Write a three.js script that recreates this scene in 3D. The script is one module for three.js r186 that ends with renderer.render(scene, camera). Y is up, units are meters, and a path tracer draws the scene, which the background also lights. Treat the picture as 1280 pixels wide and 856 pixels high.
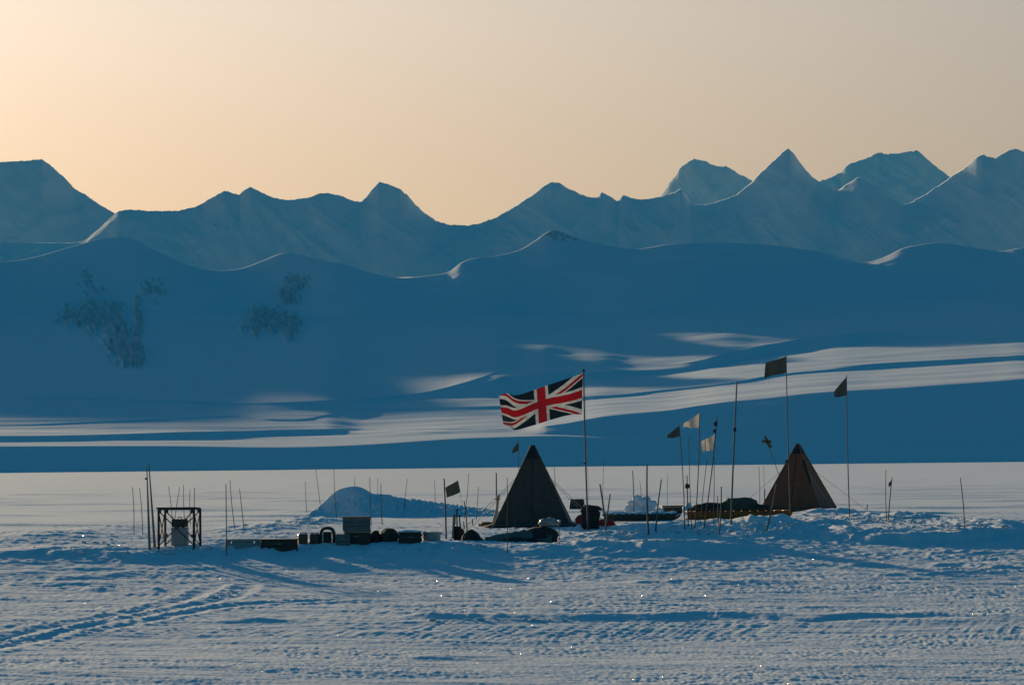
import * as THREE from 'three';
import { RoundedBoxGeometry } from 'three/addons/geometries/RoundedBoxGeometry.js';
import { mergeGeometries, mergeVertices } from 'three/addons/utils/BufferGeometryUtils.js';
import { createNoise2D, createNoise3D } from 'simplex-noise';

// ---------------------------------------------------------------- camera, sky, sun, exposure
const scene = new THREE.Scene();
const R = Math.PI / 180;
const F = 4000, EYE = 1.9;                       // focal length in photo pixels, eye height in metres
const camera = new THREE.PerspectiveCamera(2 * Math.atan(428 / F) / R, 1280 / 856, 0.5, 90000);
camera.position.set(0, EYE, 0);
camera.rotation.order = 'YXZ';
camera.rotation.set(2.21 * R, 0, -0.627 * R);
camera.updateMatrixWorld();
scene.add(camera);

const renderer = new THREE.WebGLRenderer();
renderer.toneMapping = THREE.LinearToneMapping;
const EXPO = 2;
renderer.toneMappingExposure = EXPO;
renderer.shadowMap.enabled = true;

const SUN_AZ = 25 * R, SUN_EL = 8 * R;           // left of the view direction, above the horizon
const toSun = new THREE.Vector3(-Math.sin(SUN_AZ) * Math.cos(SUN_EL), Math.sin(SUN_EL), -Math.cos(SUN_AZ) * Math.cos(SUN_EL));
const sun = new THREE.DirectionalLight(new THREE.Color().setRGB(1, 0.77, 0.47), 3.45);
sun.position.copy(toSun).multiplyScalar(400).add(new THREE.Vector3(0, 0, -110));
sun.target.position.set(0, 0, -110);
sun.castShadow = true;
Object.assign(sun.shadow.camera, { left: -120, right: 120, top: 120, bottom: -120, near: 1, far: 900 });
sun.shadow.mapSize.set(4096, 4096);
scene.add(sun, sun.target);

const lerp = (a, b, t) => a + (b - a) * t;
const clamp = (v, a = 0, b = 1) => Math.min(b, Math.max(a, v));
const sstep = (a, b, v) => { const t = clamp((v - a) / (b - a)); return t * t * (3 - 2 * t); };

{ // clear polar evening sky: a broad warm glow low over the sun's side, deep blue above and behind
  const W = 1024, H = 512, data = new Float32Array(W * H * 4);
  for (let j = 0; j < H; j++) for (let i = 0; i < W; i++) {
    const el = ((j + 0.5) / H - 0.5) * Math.PI, az = ((i + 0.5) / W - 0.5) * 2 * Math.PI;
    const x = Math.cos(el) * Math.cos(az), y = Math.sin(el), z = Math.cos(el) * Math.sin(az);
    const dAz = Math.acos(clamp((x * toSun.x + z * toSun.z) / Math.max(1e-4, Math.hypot(x, z) * Math.hypot(toSun.x, toSun.z)), -1, 1)) / R;
    const e = Math.max(0, el / R);
    const glow = 1.07 * Math.exp(-Math.max(0, dAz - 12) / 25);
    const low = 1 - sstep(3, 10, e);
    const warm = [1.22, lerp(1.0, 0.8, low), lerp(0.8, 0.465, low)];
    const wamt = glow * (1 - sstep(7, 24, e));
    const blue = [lerp(0.004, 0.014, Math.exp(-e / 14)), lerp(0.075, 0.115, Math.exp(-e / 18)), lerp(0.165, 0.2, Math.exp(-e / 18))];
    const k = (j * W + i) * 4;
    for (let c = 0; c < 3; c++) data[k + c] = (warm[c] * wamt + blue[c] * (1 - Math.min(1, Math.sqrt(wamt)))) / EXPO;
    data[k + 3] = 1;
  }
  const t = new THREE.DataTexture(data, W, H, THREE.RGBAFormat, THREE.FloatType);
  t.mapping = THREE.EquirectangularReflectionMapping; t.magFilter = THREE.LinearFilter; t.minFilter = THREE.LinearFilter; t.needsUpdate = true;
  scene.background = t; scene.environment = t;
}

// ---------------------------------------------------------------- helpers
function rng(seed) { return () => { seed |= 0; seed = seed + 0x6D2B79F5 | 0; let t = Math.imul(seed ^ seed >>> 15, 1 | seed); t = t + Math.imul(t ^ t >>> 7, 61 | t) ^ t; return ((t ^ t >>> 14) >>> 0) / 4294967296; }; }
const rand = rng(7);
const n2 = createNoise2D(rng(11)), m2 = createNoise2D(rng(23)), n3 = createNoise3D(rng(31));
const fbm = (x, y, o = 4) => { let s = 0, a = 1, f = 1; for (let i = 0; i < o; i++) { s += a * n2(x * f + i * 7.3, y * f - i * 3.1); a *= 0.5; f *= 2.03; } return s; };
const ridged = (x, y, o = 4) => { let s = 0, a = 1, f = 1; for (let i = 0; i < o; i++) { s += a * (1 - 2 * Math.abs(m2(x * f + i * 5.7, y * f + i * 1.9))); a *= 0.5; f *= 2.1; } return s; };

const used = new Map();
const numbered = (n) => { const k = used.get(n) ?? 0; used.set(n, k + 1); return k ? `${n}_${String(k).padStart(3, '0')}` : n; };
function thing(name, label, category, pos = [0, 0, 0], turn = 0, group) {
  const o = new THREE.Group(); o.name = numbered(name); scene.add(o);
  o.position.set(...pos); o.rotation.y = turn; o.userData = { label, category };
  if (group) o.userData.group = group;
  return o;
}
function part(name, geo, mat, parent) {
  const m = new THREE.Mesh(geo, mat); m.name = name; m.castShadow = m.receiveShadow = true; parent.add(m); return m;
}
function structure(name, geo, mat, label, category) {
  const m = new THREE.Mesh(geo, mat); m.name = numbered(name); m.castShadow = m.receiveShadow = true;
  m.userData = { kind: 'structure', label, category }; scene.add(m); return m;
}
// photo pixel -> direction with unit depth
const ray = (px, py) => { const v = new THREE.Vector3((px - 640) / F, (428 - py) / F, -1).applyQuaternion(camera.quaternion); return v.divideScalar(-v.z); };
const atDepth = (px, py, d) => ray(px, py).multiplyScalar(d).add(camera.position);
const horizonY = (px) => 589.4 - 14 * px / 1280;
// piecewise linear and smooth curves through [x, y] knots
const lin = (pts) => (x) => { if (x <= pts[0][0]) return pts[0][1]; for (let i = 1; i < pts.length; i++) if (x <= pts[i][0]) { const [a, b] = [pts[i - 1], pts[i]]; return lerp(a[1], b[1], (x - a[0]) / (b[0] - a[0])); } return pts.at(-1)[1]; };
const smooth = (pts) => {
  const n = pts.length, m = pts.map((p, i) => { const a = pts[Math.max(0, i - 1)], b = pts[Math.min(n - 1, i + 1)]; return (b[1] - a[1]) / (b[0] - a[0]); });
  return (x) => {
    if (x <= pts[0][0]) return pts[0][1]; if (x >= pts[n - 1][0]) return pts[n - 1][1];
    let i = 1; while (x > pts[i][0]) i++;
    const [x0, y0] = pts[i - 1], [x1, y1] = pts[i], h = x1 - x0, t = (x - x0) / h, t2 = t * t, t3 = t2 * t;
    return (2 * t3 - 3 * t2 + 1) * y0 + (t3 - 2 * t2 + t) * h * m[i - 1] + (-2 * t3 + 3 * t2) * y1 + (t3 - t2) * h * m[i];
  };
};
function gridGeo(nx, ny, fn, colorFn) {
  const pos = new Float32Array(nx * ny * 3), uv = new Float32Array(nx * ny * 2), col = colorFn ? new Float32Array(nx * ny * 3) : null, v = new THREE.Vector3();
  for (let j = 0, k = 0; j < ny; j++) for (let i = 0; i < nx; i++, k++) {
    fn(i, j, v); pos[k * 3] = v.x; pos[k * 3 + 1] = v.y; pos[k * 3 + 2] = v.z; uv[k * 2] = v.x; uv[k * 2 + 1] = v.z;
    if (col) { const c = colorFn(i, j, v); col[k * 3] = c[0]; col[k * 3 + 1] = c[1]; col[k * 3 + 2] = c[2]; }
  }
  const idx = new Uint32Array((nx - 1) * (ny - 1) * 6);
  for (let j = 0, k = 0; j < ny - 1; j++) for (let i = 0; i < nx - 1; i++) { const a = j * nx + i, b = a + 1, c = a + nx, d = c + 1; idx[k++] = a; idx[k++] = b; idx[k++] = c; idx[k++] = b; idx[k++] = d; idx[k++] = c; }
  const g = new THREE.BufferGeometry();
  g.setAttribute('position', new THREE.BufferAttribute(pos, 3)); g.setAttribute('uv', new THREE.BufferAttribute(uv, 2));
  if (col) g.setAttribute('color', new THREE.BufferAttribute(col, 3));
  g.setIndex(new THREE.BufferAttribute(idx, 1)); g.computeVertexNormals(); return g;
}
const std = (r, g, b, rough = 0.8, extra = {}) => new THREE.MeshStandardMaterial({ color: new THREE.Color().setRGB(r, g, b), roughness: rough, ...extra });

// ---------------------------------------------------------------- snow field
// where the photo's ground pixels lie on the flat plain
// the camp stands on a faint rise: the ground falls a little towards the photographer
const rise = (d) => { const ramp = (a, b, k) => { const t = clamp((b - d) / (b - a)); return -k * (b - a) * (t < 0.15 ? t * t / 0.3 : t < 0.85 ? t - 0.075 : 0.85 - (1 - t) * (1 - t) / 0.3); }; return ramp(40, 97, 0.037) + ramp(80, 99, 0.03); };
const flat = (px, py) => { const r = ray(px, py); let d = EYE / -r.y; for (let k = 0; k < 40; k++) d = lerp(d, (EYE - rise(d)) / -r.y, 0.5); return [r.x * d, -d]; };
const drifts = [];                                // [x, z, half width, half depth, height, lumpiness]
const drift = (px, py, wpx, dm, h, lump = 0.3) => { const [x, z] = flat(px, py); drifts.push([x, z, wpx / F * -z, dm, h, lump]); };
drift(1110, 652, 120, 5, 0.26, 0.7); drift(1240, 662, 90, 4, 0.22, 0.4); drift(1040, 645, 60, 3, 0.24, 0.9); drift(980, 668, 90, 3, 0.22, 0.8); 
drift(880, 664, 110, 3, 0.22, 0.7); drift(800, 668, 70, 2.4, 0.18, 0.8); drift(760, 690, 120, 2.2, 0.14, 0.6); drift(880, 688, 90, 1.6, 0.13, 0.6);
drift(240, 690, 70, 2, 0.13, 0.6); drift(410, 686, 60, 1.6, 0.12, 0.5); drift(402, 679, 14, 0.8, 0.2, 0.2); drift(500, 684, 60, 1.4, 0.12, 0.5); drift(120, 694, 130, 2.2, 0.11, 0.6);
drift(560, 690, 90, 2, 0.1, 0.7); drift(330, 690, 50, 1.4, 0.1, 0.6); drift(680, 686, 50, 1.4, 0.08, 0.6);
drift(390, 655, 60, 5, 0.2, 0.7); drift(320, 662, 70, 5, 0.16, 0.7); drift(150, 662, 60, 4, 0.14, 0.5); drift(60, 672, 80, 4, 0.1, 0.5);
drift(640, 776, 150, 0.9, 0.055, 0.9); drift(540, 774, 40, 0.5, 0.06, 0.6); drift(900, 772, 260, 0.7, 0.05, 0.2); drift(1200, 776, 160, 0.6, 0.045, 0.2); drift(320, 778, 60, 0.5, 0.06, 0.9);
drift(120, 737, 20, 0.5, 0.07, 0.5); drift(195, 738, 14, 0.4, 0.08, 0.5); drift(900, 730, 120, 1.0, 0.06, 0.5); drift(1180, 718, 120, 1.0, 0.06, 0.4); drift(560, 822, 80, 0.4, 0.035, 0.3); drift(1080, 835, 60, 0.35, 0.03, 0.3); drift(80, 730, 90, 0.8, 0.05, 0.5);
const banks = [[1030, 680, 1300, 678, 0.27, 7], [950, 669, 1070, 664, 0.2, 5], [690, 691, 950, 690, 0.17, 6], [560, 697, 720, 694, 0.08, 4], [250, 694, 640, 690, 0.1, 4], [-60, 704, 300, 699, 0.1, 5], [500, 777, 760, 777, 0.05, 1.6], [720, 774, 1300, 776, 0.06, 2.2], [-40, 726, 240, 722, 0.05, 2], [780, 728, 1000, 731, 0.05, 1.5], [1040, 716, 1320, 714, 0.06, 2]].map(([a, b, c, d, h, back]) => { const p = flat(a, b), q = flat(c, d); return [...p, ...q, h, back, Math.hypot(q[0] - p[0], q[1] - p[1])]; });
const trackLine = (pts) => { const w = pts.map(([px, py]) => flat(px, py)), c = new THREE.CatmullRomCurve3(w.map(([x, z]) => new THREE.Vector3(x, 0, z))); return c.getPoints(60).map((p) => [p.x, p.z]); };
const tracks = [trackLine([[-60, 812], [0, 800], [90, 781], [180, 763], [240, 745], [275, 730], [300, 716]]), trackLine([[-40, 818], [40, 800], [120, 783], [215, 763], [285, 748], [312, 731], [325, 716]]), trackLine([[120, 790], [220, 770], [310, 756], [420, 752]])];
const segDist = (x, z, L) => { let best = 1e9; for (let i = 1; i < L.length; i++) { const [ax, az] = L[i - 1], [bx, bz] = L[i], dx = bx - ax, dz = bz - az, t = clamp(((x - ax) * dx + (z - az) * dz) / (dx * dx + dz * dz)); const q = Math.hypot(x - ax - dx * t, z - az - dz * t); if (q < best) best = q; } return best; };
function groundH(x, z) {
  const d = Math.hypot(x, z);
  if (d > 3500) return 0;
  let h = rise(d);
  const rough = lerp(1, 0.1, sstep(92, 170, d)) * lerp(1, 0.3, sstep(170, 900, d));
  const u = x * 0.97 + z * 0.25, v = -x * 0.25 + z * 0.97;
  h += 0.05 * n2(u / 17, v / 13) * lerp(1, 0.6, sstep(90, 140, d));
  const patch = 0.55 + 0.45 * n2(u / 9 + 40, v / 5), camp = 1 + 1.1 * Math.exp(-(((d - 80) / 19) ** 2));
  h += rough * (0.016 * n2(u / 5.2, v / 1.6 + 9) + 0.0085 * camp * patch * ridged(u / 2.4, v / 0.9, 2) * 0.6);
  if (d < 260) {
    const fv = lerp(1, 1.7, sstep(60, 95, d)), P = 0.35 + 0.75 * sstep(-0.7, 0.7, fbm(u / 8 + 5, v / 4, 2));
    const belt = Math.exp(-(((d - 94) / 13) ** 2)) * (0.45 + 0.55 * sstep(-4, 4, x)); if (belt > 0.02) h += belt * (0.035 * ridged(u / 1.2, v / 1.0 + 4, 3) * (0.4 + 0.6 * sstep(-0.4, 0.5, n2(u / 4 + 8, v / 4))) - 0.01);
    h += rough * (0.006 * camp * n2(u / 1.5 + 31, v / 0.34) + P * (0.0042 * camp * m2(u / 0.42, v / 0.36) + 0.0078 * n2(u / 0.2, v / (0.24 * fv) + 3) + 0.0075 * m2(u / 0.1, v / (0.24 * fv))));
  }
  if (d > 90) { const s = n2(u / 22, v / 6 + 77); h += 0.012 * m2(u / 7, v / 2.6) * sstep(110, 160, d) + 0.09 * sstep(0.3, 0.9, s) * sstep(90, 120, d) * lerp(1, 0.5, sstep(300, 900, d)); h += sstep(300, 900, d) * 0.5 * n2(x / 260, z / 260) ; }
  if (d < 200) for (const [cx, cz, rx, rz, dh, lump] of drifts) {
    const a = (x - cx) / rx, b = (z - cz) / rz, q = a * a + b * b;
    if (q < 4) { const f = Math.exp(-q * 1.6) - Math.exp(-6.4); h += dh * f * (1 + lump * (0.45 * n2(x / 1.4 + cx, z / 1.2) + 0.2 * m2(x / 0.35, z / 0.5))); }
  }
  if (d < 140) for (const [ax, az, bx, bz, bh, back, len] of banks) {
    const ux = (bx - ax) / len, uz = (bz - az) / len, al = ((x - ax) * ux + (z - az) * uz) / len; if (al < -0.02 || al > 1.02) continue;
    const s = (x - ax) * uz - (z - az) * ux + 0.9 * n2(x / 3.1 + ax, z / 9) + 0.35 * m2(x / 0.9, z / 3 + bz); if (s < -0.4 || s > back + 1) continue;
    h += bh * sstep(-0.02, 0.14, al) * (1 - sstep(0.86, 1.02, al)) * sstep(-0.25, 0.5, s) * (1 - sstep(0.4, back, s)) * (0.75 + 0.35 * n2(x / 2.2, z / 4 + ax));
  }
  if (d < 80 && d > 26 && x < 0) for (const L of tracks) { const q = segDist(x, z, L) * (1 + 0.25 * n2(x / 0.5, z / 0.5)); if (q < 0.9) h += (0.35 + 0.65 * sstep(-0.5, 0.4, n2(x / 1.3, z / 1.3))) * -0.03 * Math.exp(-((q / 0.2) ** 2)) + 0.022 * Math.exp(-(((q - 0.42) / 0.16) ** 2)) * (0.7 + 0.5 * m2(x / 0.25, z / 0.25)); }
  return h;
}
const snowMat = new THREE.MeshPhysicalMaterial({ color: new THREE.Color().setRGB(0.80, 0.84, 0.88), roughness: 0.85, specularIntensity: 0.03 });
{
  const N = 512, px = new Uint8Array(N * N * 4), r = rng(5); // granular crust: fine relief only
  const a = new Float32Array(N * N); for (let i = 0; i < N * N; i++) a[i] = r();
  for (let j = 0; j < N; j++) for (let i = 0; i < N; i++) {
    let s = 0; for (const [dx, dy, w] of [[0, 0, 2], [1, 0, 1], [-1, 0, 1], [0, 1, 1], [0, -1, 1], [2, 0, 0.7], [-2, 0, 0.7]]) s += w * a[((j + dy + N) % N) * N + (i + dx + N) % N];
    const k = (j * N + i) * 4; px[k] = px[k + 1] = px[k + 2] = clamp((s / 7.4 - 0.5) * 2.2 + 0.5) * 255; px[k + 3] = 255;
  }
  const t = new THREE.DataTexture(px, N, N); t.wrapS = t.wrapT = THREE.RepeatWrapping; t.magFilter = THREE.LinearFilter; t.minFilter = THREE.LinearMipmapLinearFilter; t.generateMipmaps = true; t.repeat.set(0.11, 0.11); t.needsUpdate = true;
  snowMat.bumpMap = t; snowMat.bumpScale = 0.0045;
}
{
  const az = []; for (let a = -180; a < -14; a += 4) az.push(a); for (let a = -14; a < -11; a += 0.08) az.push(a); for (let i = 0; i <= 820; i++) az.push(-11 + i * 22 / 820); for (let a = 11.08; a < 14; a += 0.08) az.push(a); for (let a = 16; a <= 180; a += 4) az.push(Math.min(a, 180)); if (az.at(-1) < 180) az.push(180);
  const rad = [0.05, 3, 8, 14, 20, 24, 28]; while (rad.at(-1) < 46) rad.push(rad.at(-1) * 1.012); while (rad.at(-1) < 130) rad.push(rad.at(-1) * 1.0017); while (rad.at(-1) < 260) rad.push(rad.at(-1) * 1.004); while (rad.at(-1) < 7000) rad.push(rad.at(-1) * 1.014);
  const geo = gridGeo(az.length, rad.length, (i, j, v) => { const r = rad[j], a = az[i] * R; v.set(Math.sin(a) * r, 0, -Math.cos(a) * r); const g = r < 20 ? rise(r) : groundH(v.x, v.z); v.y = g - (r > 4000 ? (r - 4000) * 0.004 : 0); });
  structure('snow_field', geo, snowMat, 'wind-packed snow plain with low drifts and sledge tracks', 'snow');
}

// ---------------------------------------------------------------- snow slopes and mountains, lofted through ridge lines
const frameCols = (step, x0, x1, sideStep) => { const c = []; for (let x = x0; x < -40; x += sideStep) c.push(x); for (let x = -40; x <= 1320; x += step) c.push(x); for (let x = 1340; x <= x1; x += sideStep) c.push(x); return c; };
// lines: [{y(px), d(px), rows}], first to last = near to far
function loft(cols, lines, disp, colorFn, smoothing = 1) {
  const rowsOf = [];
  lines.forEach((L, k) => { if (!k) rowsOf.push([0, 0]); else for (let r = 1; r <= L.rows; r++) rowsOf.push([k, r / L.rows]); });
  const nx = cols.length, ny = rowsOf.length, P = [];
  for (let i = 0; i < nx; i++) {
    const x = cols[i], K = lines.map((L) => { const d = L.d(x), p = atDepth(x, L.y ? L.y(x) : 500, d); if (L.h) p.y = L.h(x); return p; });
    const col = rowsOf.map(([k, t]) => k ? K[k - 1].clone().lerp(K[k], t) : K[0].clone());
    for (let s = 0; s < smoothing; s++) { const hs = col.map((p) => p.y); for (let j = 1; j < ny - 1; j++) if (!(lines[rowsOf[j][0]].sharp && rowsOf[j][1] === 1)) col[j].y = (hs[j - 1] + 2 * hs[j] + hs[j + 1]) / 4; }
    P.push(col);
  }
  return gridGeo(nx, ny, (i, j, v) => { v.copy(P[i][j]); v.y += disp(v.x, v.z, cols[i], rowsOf[j][0] + rowsOf[j][1] - 1, v.y); }, colorFn && ((i, j, v) => colorFn(v, cols[i], rowsOf[j][0] + rowsOf[j][1] - 1)));
}
const SNOW = [0.80, 0.84, 0.88];
const mtnMat = new THREE.MeshPhysicalMaterial({ vertexColors: true, roughness: 0.95, specularIntensity: 0.03 });
const EX = (pts, l, r) => [...l, ...pts, ...r];

const yM = smooth([[-1400, 420], [-1000, 330], [-700, 312], [-500, 300], [-380, 297], [-275, 304], [-215, 309], [-160, 308], [-118, 305], [-85, 313], [-50, 321], [0, 327], [40, 322], [75, 312], [100, 305], [125, 298.5], [145, 297], [163, 299], [185, 309], [210, 320], [235, 331], [258, 336.5], [280, 338], [303, 335], [330, 325], [353, 316.5], [376, 319], [400, 324.5], [432, 331], [468, 342], [500, 347], [530, 345], [560, 340], [577, 328], [592, 323], [620, 320], [650, 312], [670, 300], [681, 292], [690, 288], [703, 290.5], [720, 297], [745, 304], [780, 310], [800, 311], [832, 306], [870, 304], [930, 304], [970, 307], [1000, 311], [1032, 316], [1060, 324], [1080, 328], [1104, 322], [1130, 310], [1150, 306], [1166, 304], [1182, 304], [1202, 307], [1222, 310], [1250, 314], [1280, 310], [1400, 320], [1700, 340], [2200, 360]]);  // crest left of the view is invented, raised to shade the lower slopes
{
  const cols = frameCols(1.5, -1400, 2200, 22);
  const win = (x, a, b, s) => sstep(a - s, a + s, x) * (1 - sstep(b - s, b + s, x));
  const yA = (x) => horizonY(x) + 4;
  const yB = smooth([[-900, 560], [0, 558], [200, 557.5], [350, 559], [450, 556], [560, 549], [640, 546], [700, 545], [800, 549.5], [900, 553], [1000, 554], [1280, 555], [2200, 545]]);
  const yC = smooth([[-900, 552], [0, 552], [200, 549], [400, 543.5], [560, 541], [640, 541.5], [700, 543], [800, 548], [900, 551.7], [1000, 553], [1280, 554], [2200, 544]]);
  const yD = smooth([[-900, 546], [0, 545], [150, 542], [300, 538.5], [340, 537], [400, 536], [430, 536], [500, 537], [560, 537], [640, 536], [700, 530], [760, 520], [840, 513], [900, 503], [960, 497], [1040, 490], [1100, 487], [1180, 481], [1240, 477], [1280, 474], [2200, 440]]);
  const yE = smooth([[-900, 534], [0, 533], [100, 530], [200, 525], [290, 521.5], [340, 526], [380, 526], [410, 520], [440, 514], [500, 512], [560, 513], [640, 511], [700, 503], [800, 493], [900, 482], [1000, 468], [1100, 460], [1200, 454], [1280, 450], [2200, 415]]);
  const yF = (x) => yE(x) - lerp(2, 5, win(x, 520, 760, 30) + win(x, 1040, 1400, 60));
  const yG = smooth([[-900, 520], [0, 519], [200, 513], [340, 514], [410, 511], [440, 507], [500, 502], [560, 497.5], [620, 496], [660, 490], [700, 480], [760, 472], [850, 466], [900, 458], [950, 447], [1000, 438], [1060, 432], [1100, 428], [1180, 424], [1280, 422], [2200, 395]]);
  const yI = smooth([[-900, 508], [0, 505], [200, 506], [300, 508.5], [360, 508], [410, 506], [450, 502.5], [500, 499], [540, 494], [600, 479], [640, 470], [760, 465], [850, 460], [920, 446], [1000, 431], [1100, 421], [1280, 414], [2200, 388]]);
  const yJ = smooth([[-900, 500], [0, 497], [200, 501], [300, 505], [360, 504.5], [410, 502.5], [450, 499.5], [500, 496], [540, 490], [600, 473], [640, 460], [760, 456], [850, 455], [920, 440], [1000, 424], [1100, 415], [1280, 408], [2200, 382]]);
  const yK = smooth([[-900, 480], [0, 462], [300, 450], [500, 436], [700, 426], [900, 412], [1100, 396], [1280, 390], [2200, 365]]);
  const gP4 = (x) => lerp(6, 24, 1 - win(x, 960, 3000, 60)), gCD = (x) => lerp(6.5, 24, win(x, 430, 660, 25));
  const gDE = (x) => lerp(22, 26, 1 - win(x, 330, 420, 80)) + 8 * sstep(560, 950, x), gFG = (x) => lerp(20, 27, win(x, 450, 3000, 130)) + 8 * sstep(560, 950, x), gIJ = (x) => lerp(lerp(14, 10, sstep(300, 560, x)), 26, win(x, 612, 830, 45)), gGI = (x) => lerp(14, 9, sstep(300, 600, x));
  const dA = () => 4600, dB = (x) => dA(x) + (yA(x) - yB(x)) * 5.6, dC = (x) => dB(x) + (yB(x) - yC(x)) * gP4(x), dD = (x) => dC(x) + (yC(x) - yD(x)) * gCD(x), dE = (x) => dD(x) + (yD(x) - yE(x)) * gDE(x);
  const dF = (x) => dE(x) + (yE(x) - yF(x)) * 7, dG = (x) => dF(x) + (yF(x) - yG(x)) * gFG(x), dI = (x) => dG(x) + (yG(x) - yI(x)) * gGI(x), dJ = (x) => dI(x) + (yI(x) - yJ(x)) * gIJ(x);
  const dM0 = smooth([[-1400, 9300], [0, 9200], [353, 9050], [560, 8850], [690, 9000], [800, 8900], [1000, 8850], [2200, 8800]]);
  const yN = smooth([[-1400, 440], [-500, 380], [0, 392], [200, 388], [400, 397], [500, 398], [600, 396], [700, 392], [800, 388], [900, 384], [1000, 380], [1100, 376], [1280, 370], [2200, 376]]), dN = (x) => dM(x) - 560;
  const yMs = (x) => { let t = 0; for (let k = -6; k <= 6; k++) t += yM(x + k * 14); return t / 13; };
  const dM = (x) => dM0(x) + 80 * n2(x / 260, 4);
  const L = (y, d, rows, sharp) => ({ y, d, rows, sharp });
  const lines = [L((x) => yA(x) + 8, () => 4300, 0), L(yA, dA, 2, true), L(yB, dB, 30, true), L(yC, dC, 10), L(yD, dD, 50), L(yE, dE, 24), L(yF, dF, 6), L(yG, dG, 24), L(yI, dI, 16), L(yJ, dJ, 10), L(yN, dN, 45), L((x) => lerp(yN(x), yMs(x), 0.5), (x) => lerp(dN(x), dM(x), 0.53), 40), L(yM, dM, 50, true),
    { h: (x) => atDepth(x, yM(x), dM(x)).y - 60, d: (x) => dM(x) + 500, rows: 6 }, { h: () => 250, d: () => 14500, rows: 8 }];
  const blobs = [[104, 347, 18, 16, .6], [92, 395, 26, 16, .75], [118, 396, 26, 20, .95], [142, 402, 16, 24, 1], [172, 400, 6, 28, 1], [152, 432, 22, 18, 1], [166, 444, 20, 14, 1], [192, 362, 20, 20, .62], [120, 365, 26, 14, .5], [372, 352, 16, 12, .9], [360, 368, 14, 12, .95], [338, 400, 32, 16, 1], [318, 410, 18, 10, .9], [362, 406, 12, 16, .95], [690, 291, 20, 6, 1], [704, 297, 26, 6, .6]];
  const rolls = [[smooth([[600, 352], [760, 346], [900, 350], [1000, 360], [1130, 362]]), 620, 1120, 8, 7], [smooth([[840, 395], [950, 380], [1100, 372], [1300, 384]]), 850, 1300, 7, 6], [smooth([[200, 470], [400, 452], [600, 440], [760, 432]]), 220, 740, 5, 5], [smooth([[780, 323], [860, 320], [960, 325]]), 770, 980, 9, 3], [smooth([[480, 372], [600, 358], [700, 340], [780, 352]]), 490, 770, 7, 6]];
  const inv = camera.quaternion.clone().invert(), tmp = new THREE.Vector3();
  const rock = (v) => { // bare rock on the hill's face, 0 to 1
    const p = tmp.copy(v).sub(camera.position).applyQuaternion(inv), sx = 640 + p.x / -p.z * F, sy = 428 - p.y / -p.z * F;
    let a = 0; for (const [bx, by, rx, ry, s] of blobs) if (Math.abs(sx - bx) < rx * 3.2 && Math.abs(sy - by) < ry * 3.2) a = Math.max(a, s * Math.exp(-(((sx - bx) / rx / 1.2) ** 2 + ((sy - by) / ry / 1.2) ** 2)));
    if (a < 0.15) return 0;
    const f = 0.75 * n2((sx - 0.6 * sy) / 8, sy / 30) + 0.5 * m2((sx - 0.5 * sy) / 3.2, sy / 16) + 0.4 * n2((sx + 0.7 * sy) / 7, sy / 12);
    return sstep(0.4, 0.56, a * 0.86 + f * 0.36 * Math.min(1, a * 2));
  };
  const geo = loft(cols, lines, (x, z, px, t, y) => {
    const far = sstep(9, 9.6, t) * (1 - sstep(11.6, 12, t));
    const low = sstep(2, 3, t) * (1 - sstep(9, 9.4, t));
    let h = low * (1.5 * n2(x / 460, z / 190) + 0.45 * n2(x / 170, z / 80)) + far * (3 * fbm(x / 520, z / 420, 3) + 1.3 * n2(x / 330 + z / 500, z / 120));
    if (t > 8.6 && t < 12) { tmp.set(x, y, z).sub(camera.position).applyQuaternion(inv); const sx = 640 + tmp.x / -tmp.z * F, sy = 428 - tmp.y / -tmp.z * F; for (const [yc, x0, x1, A, w] of rolls) if (sx > x0 && sx < x1) { const q = (sy - yc(sx)) / w; if (q * q < 9) h += 0.5 * A * Math.exp(-q * q) * sstep(x0, x0 + 60, sx) * (1 - sstep(x1 - 60, x1, sx)); } }
    if (t > 9 && t < 12) { const k = rock(new THREE.Vector3(x, y, z)); if (k > 0 && y < 500) h += k * (7 + 5 * m2(x / 22, z / 30)); }
    return h;
  }, (v, px, t) => {
    if (t < 9 || t > 12.2) return SNOW;
    const k = 0.7 * rock(v);
    return (() => { const q = 0.46 + 0.16 * m2(v.x / 16, v.y / 9); return [lerp(SNOW[0], q, k), lerp(SNOW[1], q * 1.02, k), lerp(SNOW[2], q * 1.05, k)]; })();
  }, 2);
  structure('snow_hills', geo, mtnMat, 'smooth shaded snow hills with sunlit streaks and dark rock outcrops', 'hills');
}
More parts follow.
